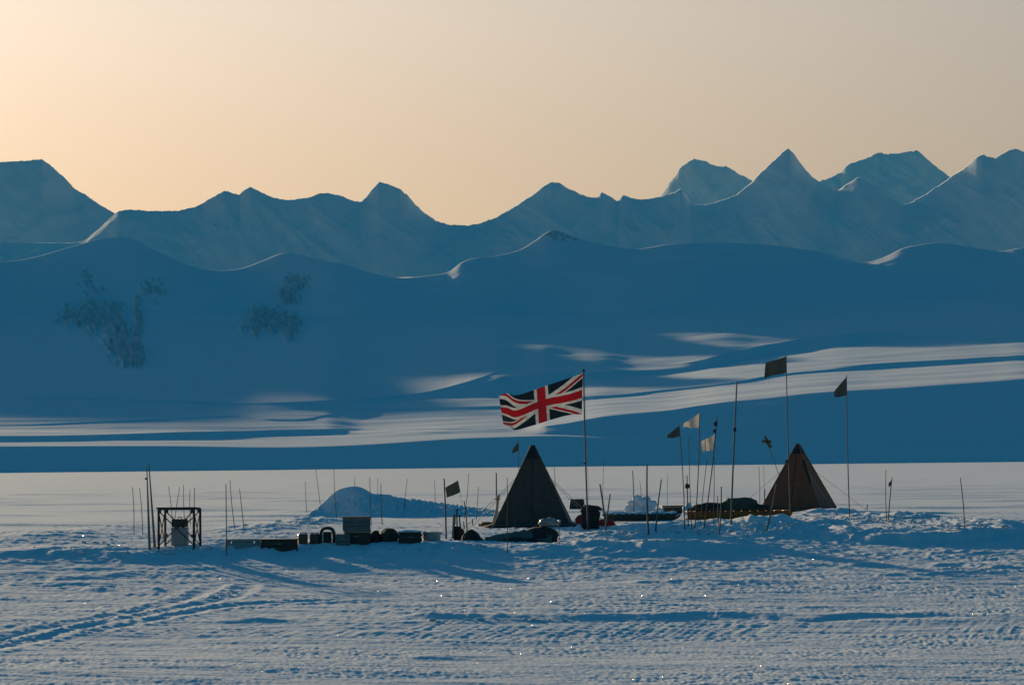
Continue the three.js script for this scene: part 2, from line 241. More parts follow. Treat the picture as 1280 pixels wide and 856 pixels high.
function range(name, label, crest, d0, depth, baseY, rough, seed, x0, x1, extraLine, back = () => 0) {
  const cols = frameCols(2, x0, x1, 24).filter((x) => x >= x0 && x <= x1);
  const dC = (x) => d0 + 350 * n2(x / 190 + seed, seed) * depth / 2500 + back(x);
  const lines = [{ y: baseY, d: () => d0 - depth, rows: 0 }, ...(extraLine || []), { y: crest, d: dC, rows: 90, sharp: true },
    { h: (x) => Math.max(200, atDepth(x, crest(x), dC(x)).y - depth * 0.32), d: (x) => dC(x) + depth * 0.6, rows: 14 }];
  const last = lines.length - 2;
  const geo = loft(cols, lines, (x, z, px, t, y) => {
    const w = Math.sqrt(clamp(1 - Math.abs(t - last * 0.5) / (last * 0.5 + 0.001))) * (t < last ? 1 : 0);
    return rough * w * (0.6 * ridged((x + 0.9 * y) / 720 + seed, z / 2600, 4) + 0.5 * ridged((x - 0.8 * y) / 900 + 3, z / 2600 + seed, 4) + 0.15 * fbm(x / 300, z / 300 + seed, 3)) + (Math.abs(t - last) < 0.02 ? rough * (0.12 * fbm(x / 110 + seed, 2.2, 3) + 0.12 * fbm(x / 34 + seed, 7.1, 3)) : 0);
  }, (v, px, t) => {
    const k = sstep(0.35, 0.9, fbm(v.x / 260 + seed, v.y / 200 + v.z / 900, 4) * 0.8 + ridged(v.x / 200, v.y / 500 + seed, 2) * 0.25) * 0.22 * clamp(rough / 90);
    return [lerp(SNOW[0], 0.14, k), lerp(SNOW[1], 0.14, k), lerp(SNOW[2], 0.15, k)];
  }, 1);
  return structure(name, geo, mtnMat, label, 'mountains');
}
const yS = lin([[-900, 470], [-400, 380], [-100, 312], [0, 304], [60, 303], [95, 303], [108, 299], [118, 290], [125, 284], [136, 274], [148, 263], [160, 262], [200, 264], [225, 263], [240, 259], [252, 255], [264, 247], [272, 242], [280, 238], [287, 240], [298, 243.5], [305, 237], [312, 233], [320, 237], [328, 241], [340, 247], [360, 250], [385, 247], [398, 242], [406, 241], [420, 243], [440, 250], [450, 252], [460, 243], [468, 233], [474, 227], [482, 229], [500, 236], [508, 243], [518, 254], [530, 266], [545, 276], [560, 281], [585, 282], [600, 279], [620, 271], [640, 260], [665, 244], [680, 232], [688, 228], [699, 228], [706, 233], [718, 239], [735, 246], [747, 247], [752, 240], [762, 245], [772, 251], [779, 243], [790, 248], [806, 249], [822, 246], [832, 243], [843, 241], [852, 235], [858, 243], [864, 254], [880, 256], [905, 250], [920, 244], [935, 232], [950, 217], [960, 207], [973, 195], [981, 188], [986, 185.5], [992, 191], [1003, 206], [1015, 220], [1022, 226], [1034, 232], [1048, 238], [1056, 232], [1066, 226], [1075, 221], [1084, 226], [1096, 234], [1110, 243], [1128, 255], [1138, 254], [1160, 241], [1190, 221], [1210, 207], [1222, 196], [1229, 192.5], [1236, 196], [1245, 198], [1255, 191], [1262, 187.5], [1270, 186], [1285, 191], [1340, 225], [1450, 290], [1800, 340]]);
range('mountain_range', 'jagged blue-shaded snow mountains with a sharp pyramid peak', yS, 22000, 1050, smooth([[-900, 480], [0, 345], [300, 350], [600, 345], [900, 345], [1280, 345], [1800, 360]]), 26, 3.3, -900, 1800);
const yS0 = lin([[-420, 380], [-300, 330], [-180, 262], [-80, 214], [-30, 205], [0, 202.5], [28, 201], [52, 199], [60, 204.5], [70, 213], [80, 222], [92, 235], [100, 240], [106, 243], [112, 247.5], [125, 256], [135, 262], [146, 268], [170, 285], [230, 330]]);
range('mountain_range', 'flat-topped blue mountain shoulder above the low western ridge', yS0, 27000, 1500, smooth([[-420, 400], [0, 330], [230, 350]]), 24, 9.1, -420, 230);
const yA1 = lin([[780, 290], [805, 262], [825, 246], [836, 231], [845, 219], [850, 210], [856, 206], [863, 200], [868, 198.5], [875, 200.5], [882, 201], [888, 205], [896, 207], [903, 208], [908, 207.5], [916, 212], [925, 218], [940, 225], [970, 250], [1000, 285]]);
range('mountain_range', 'paler distant jagged peak behind the pyramid peak ridge', yA1, 34000, 1000, () => 310, 36, 15.7, 780, 1000);
const yA2 = lin([[985, 290], [1010, 240], [1022, 227], [1040, 221.5], [1052, 215], [1058, 208], [1064, 203.5], [1072, 201], [1080, 199], [1090, 194], [1098, 190.5], [1108, 193], [1116, 192], [1124, 191.5], [1133, 189.5], [1147, 187.5], [1153, 193], [1163, 202], [1172, 209], [1188, 221], [1230, 260], [1260, 300]]);
range('mountain_range', 'paler distant broad-topped massif behind the eastern peaks', yA2, 34000, 1500, () => 310, 40, 22.4, 985, 1260);

scene.fog = new THREE.FogExp2(new THREE.Color().setRGB(0.13, 0.76, 1), 0.000004);

// ---------------------------------------------------------------- things standing on the snow
const hit = (px, py) => { const r = ray(px, py), at = (d) => EYE + r.y * d - groundH(r.x * d, -d); let d = 50; const f = EYE / -r.y; d = Math.max(40, Math.min(f - 4, f * 0.97 - 4)); while (at(d) < 0 && d > 40) d -= 2; while (at(d) > 0 && d < 400) d += 0.12; let a = d - 0.12, b = d; for (let k = 0; k < 8; k++) { const m = (a + b) / 2; if (at(m) > 0) a = m; else b = m; } const p = r.clone().multiplyScalar(b).add(camera.position); p.y = groundH(p.x, p.z); return p; };
const rel = (p, o) => p.clone().sub(o);
function rod(a, b, r0, r1 = r0, seg = 7, bend = 0, hs = 6) {          // tapered, slightly bent rod between two points
  const len = a.distanceTo(b), g = new THREE.CylinderGeometry(r1, r0, len, seg, bend ? hs : 1), P = g.attributes.position, ph = rand() * 6.28;
  if (bend) for (let i = 0; i < P.count; i++) { const t = P.getY(i) / len + 0.5, k = bend * Math.sin(Math.PI * t); P.setX(i, P.getX(i) + k * Math.cos(ph)); P.setZ(i, P.getZ(i) + k * Math.sin(ph)); }
  g.applyQuaternion(new THREE.Quaternion().setFromUnitVectors(new THREE.Vector3(0, 1, 0), b.clone().sub(a).normalize()));
  g.translate((a.x + b.x) / 2, (a.y + b.y) / 2, (a.z + b.z) / 2); g.computeVertexNormals(); return g;
}
const rbox = (w, h, d, r = 0.015, x = 0, y = 0, z = 0) => { const g = new RoundedBoxGeometry(w, h, d, 2, Math.min(r, w / 2.2, h / 2.2, d / 2.2)); g.translate(x, y, z); return g; };
const V = (x, y, z) => new THREE.Vector3(x, y, z);
const merge = (...g) => mergeGeometries(g.map((q) => { const c = q.index ? q.toNonIndexed() : q.clone(); for (const k of Object.keys(c.attributes)) if (!['position', 'normal', 'uv'].includes(k)) c.deleteAttribute(k); return c; }));
// lumpy soft body: a displaced ellipsoid cut flat near the ground
function lump(rx, ry, rz, amp, seed, cut = -0.35, detail = 4, sc = 1.4) {
  const g = mergeVertices(new THREE.IcosahedronGeometry(1, detail).deleteAttribute('normal').deleteAttribute('uv')), P = g.attributes.position;
  for (let i = 0; i < P.count; i++) { const v = V(P.getX(i), P.getY(i), P.getZ(i)), n = 1 + amp * (n3(v.x * sc + seed, v.y * sc, v.z * sc) + 0.5 * n3(v.x * sc * 2.6, v.y * sc * 2.6 + seed, v.z * sc * 2.6)); v.multiplyScalar(n); P.setXYZ(i, v.x * rx, Math.max(v.y, cut) * ry - cut * ry, v.z * rz); }
  g.computeVertexNormals(); const uv = new Float32Array(P.count * 2); for (let i = 0; i < P.count; i++) { uv[i * 2] = P.getX(i) + P.getZ(i); uv[i * 2 + 1] = P.getY(i) + P.getZ(i); } g.setAttribute('uv', new THREE.BufferAttribute(uv, 2)); return g;
}
// weave and grain textures, shared
function grainTex(w, h, fn, rep) {
  const d = new Uint8Array(w * h * 4); for (let j = 0; j < h; j++) for (let i = 0; i < w; i++) { const c = clamp(fn(i, j)) * 255, k = (j * w + i) * 4; d[k] = d[k + 1] = d[k + 2] = c; d[k + 3] = 255; }
  const t = new THREE.DataTexture(d, w, h); t.wrapS = t.wrapT = THREE.RepeatWrapping; t.magFilter = THREE.LinearFilter; t.minFilter = THREE.LinearMipmapLinearFilter; t.generateMipmaps = true; t.repeat.set(...rep); t.colorSpace = THREE.SRGBColorSpace; t.needsUpdate = true; return t;
}
const woodTex = grainTex(256, 256, (i, j) => 0.8 + 0.14 * n2(i / 120, j / 5) + 0.08 * m2(i / 14, j / 2.2), [1, 1]);
const clothTex = grainTex(256, 256, (i, j) => 0.88 + 0.05 * fbm(i / 90, j / 70, 4) + 0.05 * Math.sin(i * 0.9) * Math.sin(j * 0.9), [0.6, 0.6]);
const cloth = (r, g, b, tr = 0, ro = 0.95) => new THREE.MeshPhysicalMaterial({ color: new THREE.Color().setRGB(r, g, b), map: clothTex, roughness: ro, transmission: tr, thickness: 0, side: THREE.DoubleSide });
const M = {
  bamboo: std(0.09, 0.08, 0.06, 0.95), darkPole: std(0.04, 0.037, 0.034, 0.95), paleMetal: std(0.42, 0.43, 0.42, 0.38, { metalness: 0.6 }), greyPole: std(0.1, 0.105, 0.11, 0.95),
  iron: std(0.055, 0.05, 0.04, 0.85), darkWood: std(0.11, 0.085, 0.05, 0.75, { map: woodTex }), wood: std(0.24, 0.17, 0.09, 0.75, { map: woodTex }), greyWood: std(0.3, 0.29, 0.26, 0.85, { map: woodTex }), orangeWood: std(0.72, 0.17, 0.02, 0.75, { map: woodTex }),
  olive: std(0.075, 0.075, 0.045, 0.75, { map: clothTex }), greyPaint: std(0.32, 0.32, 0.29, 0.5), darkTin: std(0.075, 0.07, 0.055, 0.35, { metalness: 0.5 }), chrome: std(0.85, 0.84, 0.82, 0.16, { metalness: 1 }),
  black: std(0.022, 0.022, 0.024, 0.85), tarpTeal: cloth(0.13, 0.19, 0.17), tarpDark: cloth(0.035, 0.04, 0.042), tarpGreen: cloth(0.1, 0.11, 0.075), paleTarp: cloth(0.42, 0.42, 0.4, 0.15, 0.5), red: cloth(0.85, 0.045, 0.045, 0.5),
  flagDark: cloth(0.055, 0.075, 0.07, 0.12), flagWhite: cloth(0.55, 0.54, 0.5, 0.3), rope: std(0.4, 0.36, 0.28, 0.8), strap: std(0.14, 0.13, 0.1, 0.8), tentBrown: cloth(0.1, 0.095, 0.08, 0.1), tentRust: cloth(0.31, 0.125, 0.065, 0.17), tentCap: cloth(0.03, 0.034, 0.034), tentPale: cloth(0.5, 0.42, 0.32, 0.35),
};

// ---- poles and flags
function poleThing(name, label, group, tx, ty, bx, by, r, mat, bend = 0.02, sink = 0.18, cat = 'pole') {
  const b = hit(bx, by), o = thing(name, label, cat, b.toArray(), 0, group), t = rel(atDepth(tx, ty, -b.z), b), dir = t.clone().normalize();
  part('pole', rod(dir.clone().multiplyScalar(-sink), t, r, r * 0.72, 7, bend), mat, o);
  o.userData.top = undefined; delete o.userData.top; return { o, b, t, dir, mat, d: -b.z };
}
function flagGeo(C, nu, nv, wave, cycles, ph, curl = 0) {             // C: hoist top, hoist bottom, fly top, fly bottom
  const g = gridGeo(nu, nv, (i, j, v) => {
    const u = i / (nu - 1), w = j / (nv - 1); const a = C[0].clone().lerp(C[1], w), b = C[2].clone().lerp(C[3], w);
    v.copy(a).lerp(b, u); const k = Math.pow(u, 0.7);
    v.z += wave * k * Math.sin(ph + u * cycles * 6.283 + w * 1.2); v.y += wave * 0.28 * k * Math.sin(ph + 1.1 + u * cycles * 6.283 + w * 0.8) + curl * u * u * (w - 0.5);
    v.x += wave * 0.25 * k * Math.cos(ph + u * cycles * 6.283 + w);
  });
  const uv = g.attributes.uv; for (let j = 0, k = 0; j < nv; j++) for (let i = 0; i < nu; i++, k++) uv.setXY(k, i / (nu - 1), 1 - j / (nv - 1));
  return g;
}
function addFlag(P, name, mat, px, zs, wave, cycles, ph, nu = 18, nv = 12, curl = 0) {
  const C = px.map(([x, y], i) => rel(atDepth(x, y, P.d + zs[i]), P.b)); return part(name, flagGeo(C, nu, nv, wave, cycles, ph, curl), mat, P.o);
}
const bambooGroup = 'bamboo marker canes planted round the camp';
const cane = (label, list, mat = M.bamboo, r = 0.013) => list.forEach(([tx, ty, bx, by, rr], i) => poleThing('bamboo_cane', Array.isArray(label) ? label[i] : label, bambooGroup, tx, ty, bx, by, rr || r, mat, 0.025, 0.15, 'cane'));
cane(['thin cane in open snow, farther from the two upright planks', 'thin cane in open snow, next to the two upright planks'], [[165, 609, 166.5, 669], [174, 610, 177.5, 668]]);
cane(['cane beyond the iron frame, leaning outward at its top and crossing its neighbour', 'cane beyond the iron frame, slanting the opposite way to the others', 'tallest straight cane standing beyond the iron frame', 'shortest straight cane standing beyond the iron frame', 'stoutest straight cane beyond the iron frame, over its corner leg'], [[210, 608, 215, 655], [224, 609, 217, 656], [229, 606, 231, 657], [237, 612, 238, 656], [243, 609, 243.5, 656, 0.016]]);
cane('upright bamboo cane just in front of the long pale case', [[282, 605, 283, 694, 0.015]], M.darkPole);
cane(['taller leaning cane behind the long pale case', 'shorter leaning cane behind the long pale case'], [[287, 600, 293.5, 661], [299, 611, 305, 663]]);
cane(['short upright cane at the low end of the snow mound', "tall leaning cane at the foot of the snow mound's dome"], [[381, 602, 383, 640], [394, 586, 401, 641]]);
cane(["thin cane peeping over the top of the snow mound's dome", "thin cane just behind the shoulder of the snow mound's dome", "thin cane behind the snow mound's tail, near the post with a square flag"], [[443, 597, 443, 636], [472, 597, 473.5, 636], [543, 600, 544, 637]]);
cane(["tall dark cane in front of the snow mound's dome", "dark cane behind the crate stack, before the snow mound's shoulder", 'shorter thick dark cane behind the cable drum, before the snow mound'], [[417, 586, 420.5, 648], [462, 596, 464, 657], [476, 604, 478, 656, 0.016]], M.darkPole);
cane(["tilted cane on the middle of the snow mound's tail", 'taller tilted cane between the square flag and the brown tent', 'shorter tilted cane between the square flag and the brown tent'], [[509, 598, 504, 646], [586, 591, 580, 648], [598, 608, 595.5, 650]]);
cane('thick dark cane beside the black sack and shovels', [[580, 626, 583.5, 664, 0.02]], M.darkPole);
cane('bamboo cane in the snow in front of the tarpaulin-covered sledge', [[634, 597, 634, 691, 0.012]], M.darkPole);
cane('thin bamboo cane rising behind the dark brown tent', [[693, 584, 694.5, 645]]);
cane(['taller stout stick of the crossed pair beside the flagpole', 'shorter stout stick of the crossed pair beside the flagpole'], [[750, 605, 757.5, 662, 0.03], [763, 617, 757, 664, 0.026]], M.greyPole);
cane(['very thin tall cane behind the crossed pair of sticks', 'very thin cane behind the flat olive box'], [[755, 576, 754, 641, 0.01], [835, 592, 834, 641, 0.01]]);
cane(['grey cane standing against the heap of cut snow blocks', 'short thin cane behind the heap of cut snow blocks', 'thickest grey pole in front of the heap of cut snow blocks'], [[791, 588, 792, 650, 0.02], [800, 601, 802.5, 643, 0.013], [809, 580, 811, 668, 0.03]], M.greyPole);
cane('leaning grey cane in front of the long olive sledge', [[827, 599, 820, 664, 0.024]], M.greyPole);
cane(['straight bare cane between the dark pennant and the pale flag', 'upright bare cane below the square pale flag', "slanting bare cane between the two pale flags' poles"], [[861, 545, 865, 662, 0.011], [892, 545, 892, 655, 0.012], [884, 575, 876, 656, 0.012]], M.darkPole);
cane(['longer thick cane in front of the tarpaulin load', 'shorter thick cane in front of the tarpaulin load'], [[902, 608, 899, 668, 0.022], [897, 620, 898, 655, 0.018]], M.greyPole);
cane(['thin cane behind the orange sledge, between tarpaulin load and rust-brown tent', 'thinnest cane between the tarpaulin load and the rust-brown tent', 'short thick cane at the edge of the rust-brown tent'], [[949, 583, 949.5, 642], [955, 582, 955.5, 642, 0.009], [956.5, 611, 957, 640, 0.02]]);
cane('thin upright cane on the lumpy snow bank', [[1108, 587, 1109, 652, 0.013]]);
cane('leaning cane alone in the open snow past the snow bank', [[1201, 597, 1206, 659, 0.016]]);
{ const P = poleThing('bamboo_cane', 'pale stick slanting across the end of the orange sledge', bambooGroup, 971, 605, 958, 664, 0.026, M.greyPole, 0.02, 0.15, 'cane'); }
{ // split tip and cloth knots
  const P = poleThing('bamboo_cane', 'short cane with a dark cloth knot among the flagpoles', bambooGroup, 859, 594, 860.5, 658, 0.02, M.darkPole, 0.01, 0.15, 'cane');
  const k = lump(0.07, 0.07, 0.06, 0.4, 3, -1, 2); k.translate(...P.t.clone().multiplyScalar(0.74).toArray()); part('cloth_knot', k, M.flagDark, P.o);
  const Q = poleThing('bamboo_cane', 'leaning cane with a small dark rag tied near its tip', bambooGroup, 1115.5, 597, 1111, 650, 0.018, M.darkPole, 0.01, 0.15, 'cane');
  addFlag(Q, 'rag', M.flagDark, [[1115, 600], [1114, 607], [1111, 604], [1111, 609]], [0, 0, 0.05, 0.05], 0.02, 1, 0, 6, 5);
}
for (const [tx, ty, bx, by, lab] of [[183, 584, 186.5, 687, 'narrow grey plank with a small brown binding, beside the iron frame'], [185.5, 579, 193, 684, 'taller narrow grey plank leaning behind its twin by the iron frame']]) {
  const b = hit(bx, by), o = thing('upright_plank', lab, 'plank', b.toArray(), 0, 'pair of planks stuck upright'), t = rel(atDepth(tx, ty, -b.z), b), L = t.length();
  const g = rbox(0.082, L + 0.2, 0.02, 0.006, 0, L / 2 - 0.1, 0); const P = g.attributes.position; for (let i = 0; i < P.count; i++) { const y = P.getY(i); if (y > L - 0.12) P.setX(i, P.getX(i) * (1 - 0.75 * ((y - L + 0.12) / 0.12))); }
  g.applyQuaternion(new THREE.Quaternion().setFromUnitVectors(V(0, 1, 0), t.clone().normalize())); part('plank', g, M.greyWood, o);
  if (tx < 184) { const k = rbox(0.07, 0.05, 0.06, 0.01); k.translate(...t.clone().multiplyScalar(0.86).toArray()); k.translate(-0.03, 0, 0.01); part('binding', k, std(0.16, 0.06, 0.04, 0.7), o); }
}
// Union flag, printed cloth
{
  const W = 600, H = 300, d = new Uint8Array(W * H * 4), K = 1 / Math.hypot(1, 0.5);
  for (let j = 0; j < H; j++) for (let i = 0; i < W; i++) {
    const X = (i + 0.5) / 10, Y = (j + 0.5) / 10, s1 = (Y - X / 2) * K, s2 = (Y - 30 + X / 2) * K; let c = [16, 32, 46];
    if (Math.abs(s1) < 3 || Math.abs(s2) < 3) c = [205, 208, 205];
    const red = (X < 30 && Y < 15 && s1 > 0 && s1 < 2) || (X > 30 && Y > 15 && s1 < 0 && s1 > -2) || (X < 30 && Y > 15 && s2 > 0 && s2 < 2) || (X > 30 && Y < 15 && s2 < 0 && s2 > -2);
    if (red) c = [168, 22, 30];
    if (Math.abs(X - 30) < 5 || Math.abs(Y - 15) < 5) c = [205, 208, 205];
    if (Math.abs(X - 30) < 3 || Math.abs(Y - 15) < 3) c = [172, 22, 30];
    const f = 0.93 + 0.07 * n2(i / 60, j / 40), k = ((H - 1 - j) * W + i) * 4; d[k] = c[0] * f; d[k + 1] = c[1] * f; d[k + 2] = c[2] * f; d[k + 3] = 255;
  }
  const t = new THREE.DataTexture(d, W, H); t.magFilter = THREE.LinearFilter; t.minFilter = THREE.LinearMipmapLinearFilter; t.generateMipmaps = true; t.colorSpace = THREE.SRGBColorSpace; t.needsUpdate = true;
  const m = new THREE.MeshPhysicalMaterial({ map: t, roughness: 0.9, transmission: 0.22, thickness: 0, side: THREE.DoubleSide });
  const P = poleThing('flagpole', 'tall grey pole flying a large red, white and blue crossed flag', undefined, 729.5, 463, 735.5, 664, 0.028, M.greyPole, 0.02, 0.3, 'flagpole');
  const top = smooth([[0, 466.4], [0.18, 473], [0.45, 482.5], [0.6, 488], [0.8, 494], [0.92, 491.5], [1, 494.5]]), bot = smooth([[0, 517.5], [0.18, 519], [0.38, 524], [0.55, 529.5], [0.7, 534.5], [0.82, 537.5], [0.92, 535], [1, 530]]);
  const xt = lin([[0, 728.5], [1, 623.5]]), xb = smooth([[0, 727.5], [0.5, 679], [0.8, 646], [0.92, 638], [1, 629]]);
  const nu = 60, nv = 26, g = gridGeo(nu, nv, (i, j, v) => { const u = i / (nu - 1), w = j / (nv - 1); const dz = 0.22 * Math.pow(u, 0.8) * Math.sin(0.4 + u * 9.5 + w * 1.6) + 0.7 * u + 0.35 * sstep(0.7, 1, u) * sstep(0.6, 1, w) + 0.03 * Math.sin(u * 26 + w * 9) * u; v.copy(rel(atDepth(lerp(xt(u), xb(u), w), lerp(top(u), bot(u), w) + 1.6 * Math.sin(u * 9.5) * Math.sin(w * 3.14), P.d + dz), P.b)); });
  for (let j = 0, k = 0; j < nv; j++) for (let i = 0; i < nu; i++, k++) g.attributes.uv.setXY(k, i / (nu - 1), 1 - j / (nv - 1));
  part('flag', g, m, P.o).userData.label = 'flag with red upright and diagonal crosses edged white on dark blue';
  const c = new THREE.SphereGeometry(0.045, 10, 8); c.translate(...P.t.toArray()); part('finial', c, M.darkPole, P.o);
  const cl = rbox(0.09, 0.05, 0.06, 0.01); const q = rel(atDepth(731.3, 579, P.d), P.b); cl.translate(q.x, q.y, q.z); part('cleat', cl, M.darkPole, P.o);
  part('halyard', rod(V(0.035, 0.9, 0.03), P.t.clone().add(V(0.03, -0.05, 0.02)), 0.004, 0.004, 5), M.rope, P.o);
}
{ // smaller flags
  let P = poleThing('flagpole', 'short post with a square dark flag beside the grey tub', undefined, 555, 598, 557.5, 674, 0.028, M.greyPole, 0.01, 0.2, 'flagpole');
  addFlag(P, 'flag', M.flagDark, [[556.5, 609.5], [558.5, 622], [572, 600.3], [575, 615.5]], [0, 0, 0.12, 0.12], 0.05, 0.8, 0.5);
  part('tie', rod(rel(atDepth(575, 613, P.d + 0.1), P.b), rel(atDepth(577, 629, P.d + 0.1), P.b), 0.005, 0.005, 5), M.rope, P.o);
  P = poleThing('flagpole', 'thin pole with a ragged dark pennant behind the dark brown tent', undefined, 648, 550, 650, 643, 0.016, M.darkPole, 0.02, 0.2, 'flagpole');
  addFlag(P, 'pennant', M.flagDark, [[648, 552], [648.5, 562.5], [640.5, 561.5], [640, 567.5]], [0, 0, 0.1, 0.15], 0.05, 0.9, 1.2, 16, 10);
  P = poleThing('flagpole', 'tall pole with a big tattered dark flag by the rust-coloured tent', undefined, 983, 445, 988.5, 645, 0.024, M.greyPole, 0.03, 0.2, 'flagpole');
  addFlag(P, 'flag', M.flagDark, [[982.5, 445.5], [983.5, 466], [957.5, 454.5], [956.5, 471.5]], [0, 0, 0.3, 0.35], 0.09, 1, 2.2, 24, 14, -0.05);
  addFlag(P, 'torn_corner', M.flagDark, [[962, 455], [958.5, 462], [956.3, 459], [955.8, 472.5]], [0.2, 0.25, 0.4, 0.4], 0.03, 1, 0.4, 8, 8);
  const k = lump(0.07, 0.06, 0.05, 0.3, 8, -1, 2), q = rel(atDepth(984.3, 579, P.d), P.b); k.translate(q.x, q.y, q.z); part('cloth_knot', k, M.flagDark, P.o);
  P = poleThing('flagpole', 'tall slender pole with a drooping dark pennant behind the snow bank', undefined, 1058.5, 469, 1062.5, 646, 0.02, M.greyPole, 0.03, 0.2, 'flagpole');
  addFlag(P, 'pennant', M.flagDark, [[1058.7, 471], [1059, 494], [1043.5, 487.5], [1043, 497.5]], [0, 0, 0.2, 0.25], 0.07, 0.7, 0.2, 18, 12, 0.06);
  P = poleThing('flagpole', 'thin pole with a dark triangular pennant among the pale flags', undefined, 849, 531, 856, 662, 0.015, M.darkPole, 0.05, 0.2, 'flagpole');
  addFlag(P, 'pennant', M.flagDark, [[849, 532], [849.5, 545.5], [834, 544], [833.5, 548.5]], [0, 0, 0.15, 0.2], 0.06, 0.9, 0.7, 18, 10);
  P = poleThing('flagpole', 'thin pole with a pale flag level with the dark triangular pennant', undefined, 875, 516, 868.5, 660, 0.016, M.darkPole, 0.05, 0.2, 'flagpole');
  addFlag(P, 'flag', M.flagWhite, [[874.5, 516.5], [873.5, 534.5], [854.5, 530], [853.5, 534.5]], [0, 0, 0.25, 0.3], 0.1, 1.1, 0.3, 22, 14);
  P = poleThing('flagpole', 'slanting pole with a square pale flag hung below its tip', undefined, 897, 519, 880, 660, 0.018, M.darkPole, 0.04, 0.2, 'flagpole');
  addFlag(P, 'flag', M.flagWhite, [[893.5, 543], [891.5, 562], [876.5, 552], [879, 565.5]], [0, 0, 0.2, 0.2], 0.08, 1, 1.9, 22, 14);
  for (const [x, y, s, sd] of [[894.8, 533, 0.05, 4], [893.5, 541, 0.04, 6]]) { const kk = lump(s, s * 1.5, s * 0.7, 0.5, sd, -1, 2), q2 = rel(atDepth(x, y, P.d), P.b); kk.translate(q2.x, q2.y, q2.z); part('cloth_knot', kk, M.flagDark, P.o); }
  P = poleThing('tall_mast', 'tallest bare pole, flagless, beside the covered sledge load', undefined, 921.5, 476, 914, 655, 0.028, M.greyPole, 0.02, 0.2, 'pole');
  const sl = new THREE.CylinderGeometry(0.045, 0.045, 0.12, 10), q3 = rel(atDepth(918.8, 537, P.d), P.b); sl.translate(q3.x, q3.y, q3.z); part('joint_sleeve', sl, M.darkPole, P.o);
  P = poleThing('flagpole', 'slanting cane with a dark cloth bow behind the rust-coloured tent', undefined, 957, 547, 990, 638, 0.014, M.darkPole, 0.02, 0.2, 'flagpole');
  addFlag(P, 'ribbon', M.flagDark, [[955, 545], [957.5, 544], [961, 560], [966, 559]], [0, 0, 0.03, 0.03], 0.02, 1, 0, 8, 5);
  addFlag(P, 'ribbon', M.flagDark, [[952.5, 549.5], [953, 553.5], [965, 550.5], [964.5, 553.5]], [0.02, 0.02, 0.04, 0.04], 0.02, 1, 1, 8, 5);
}

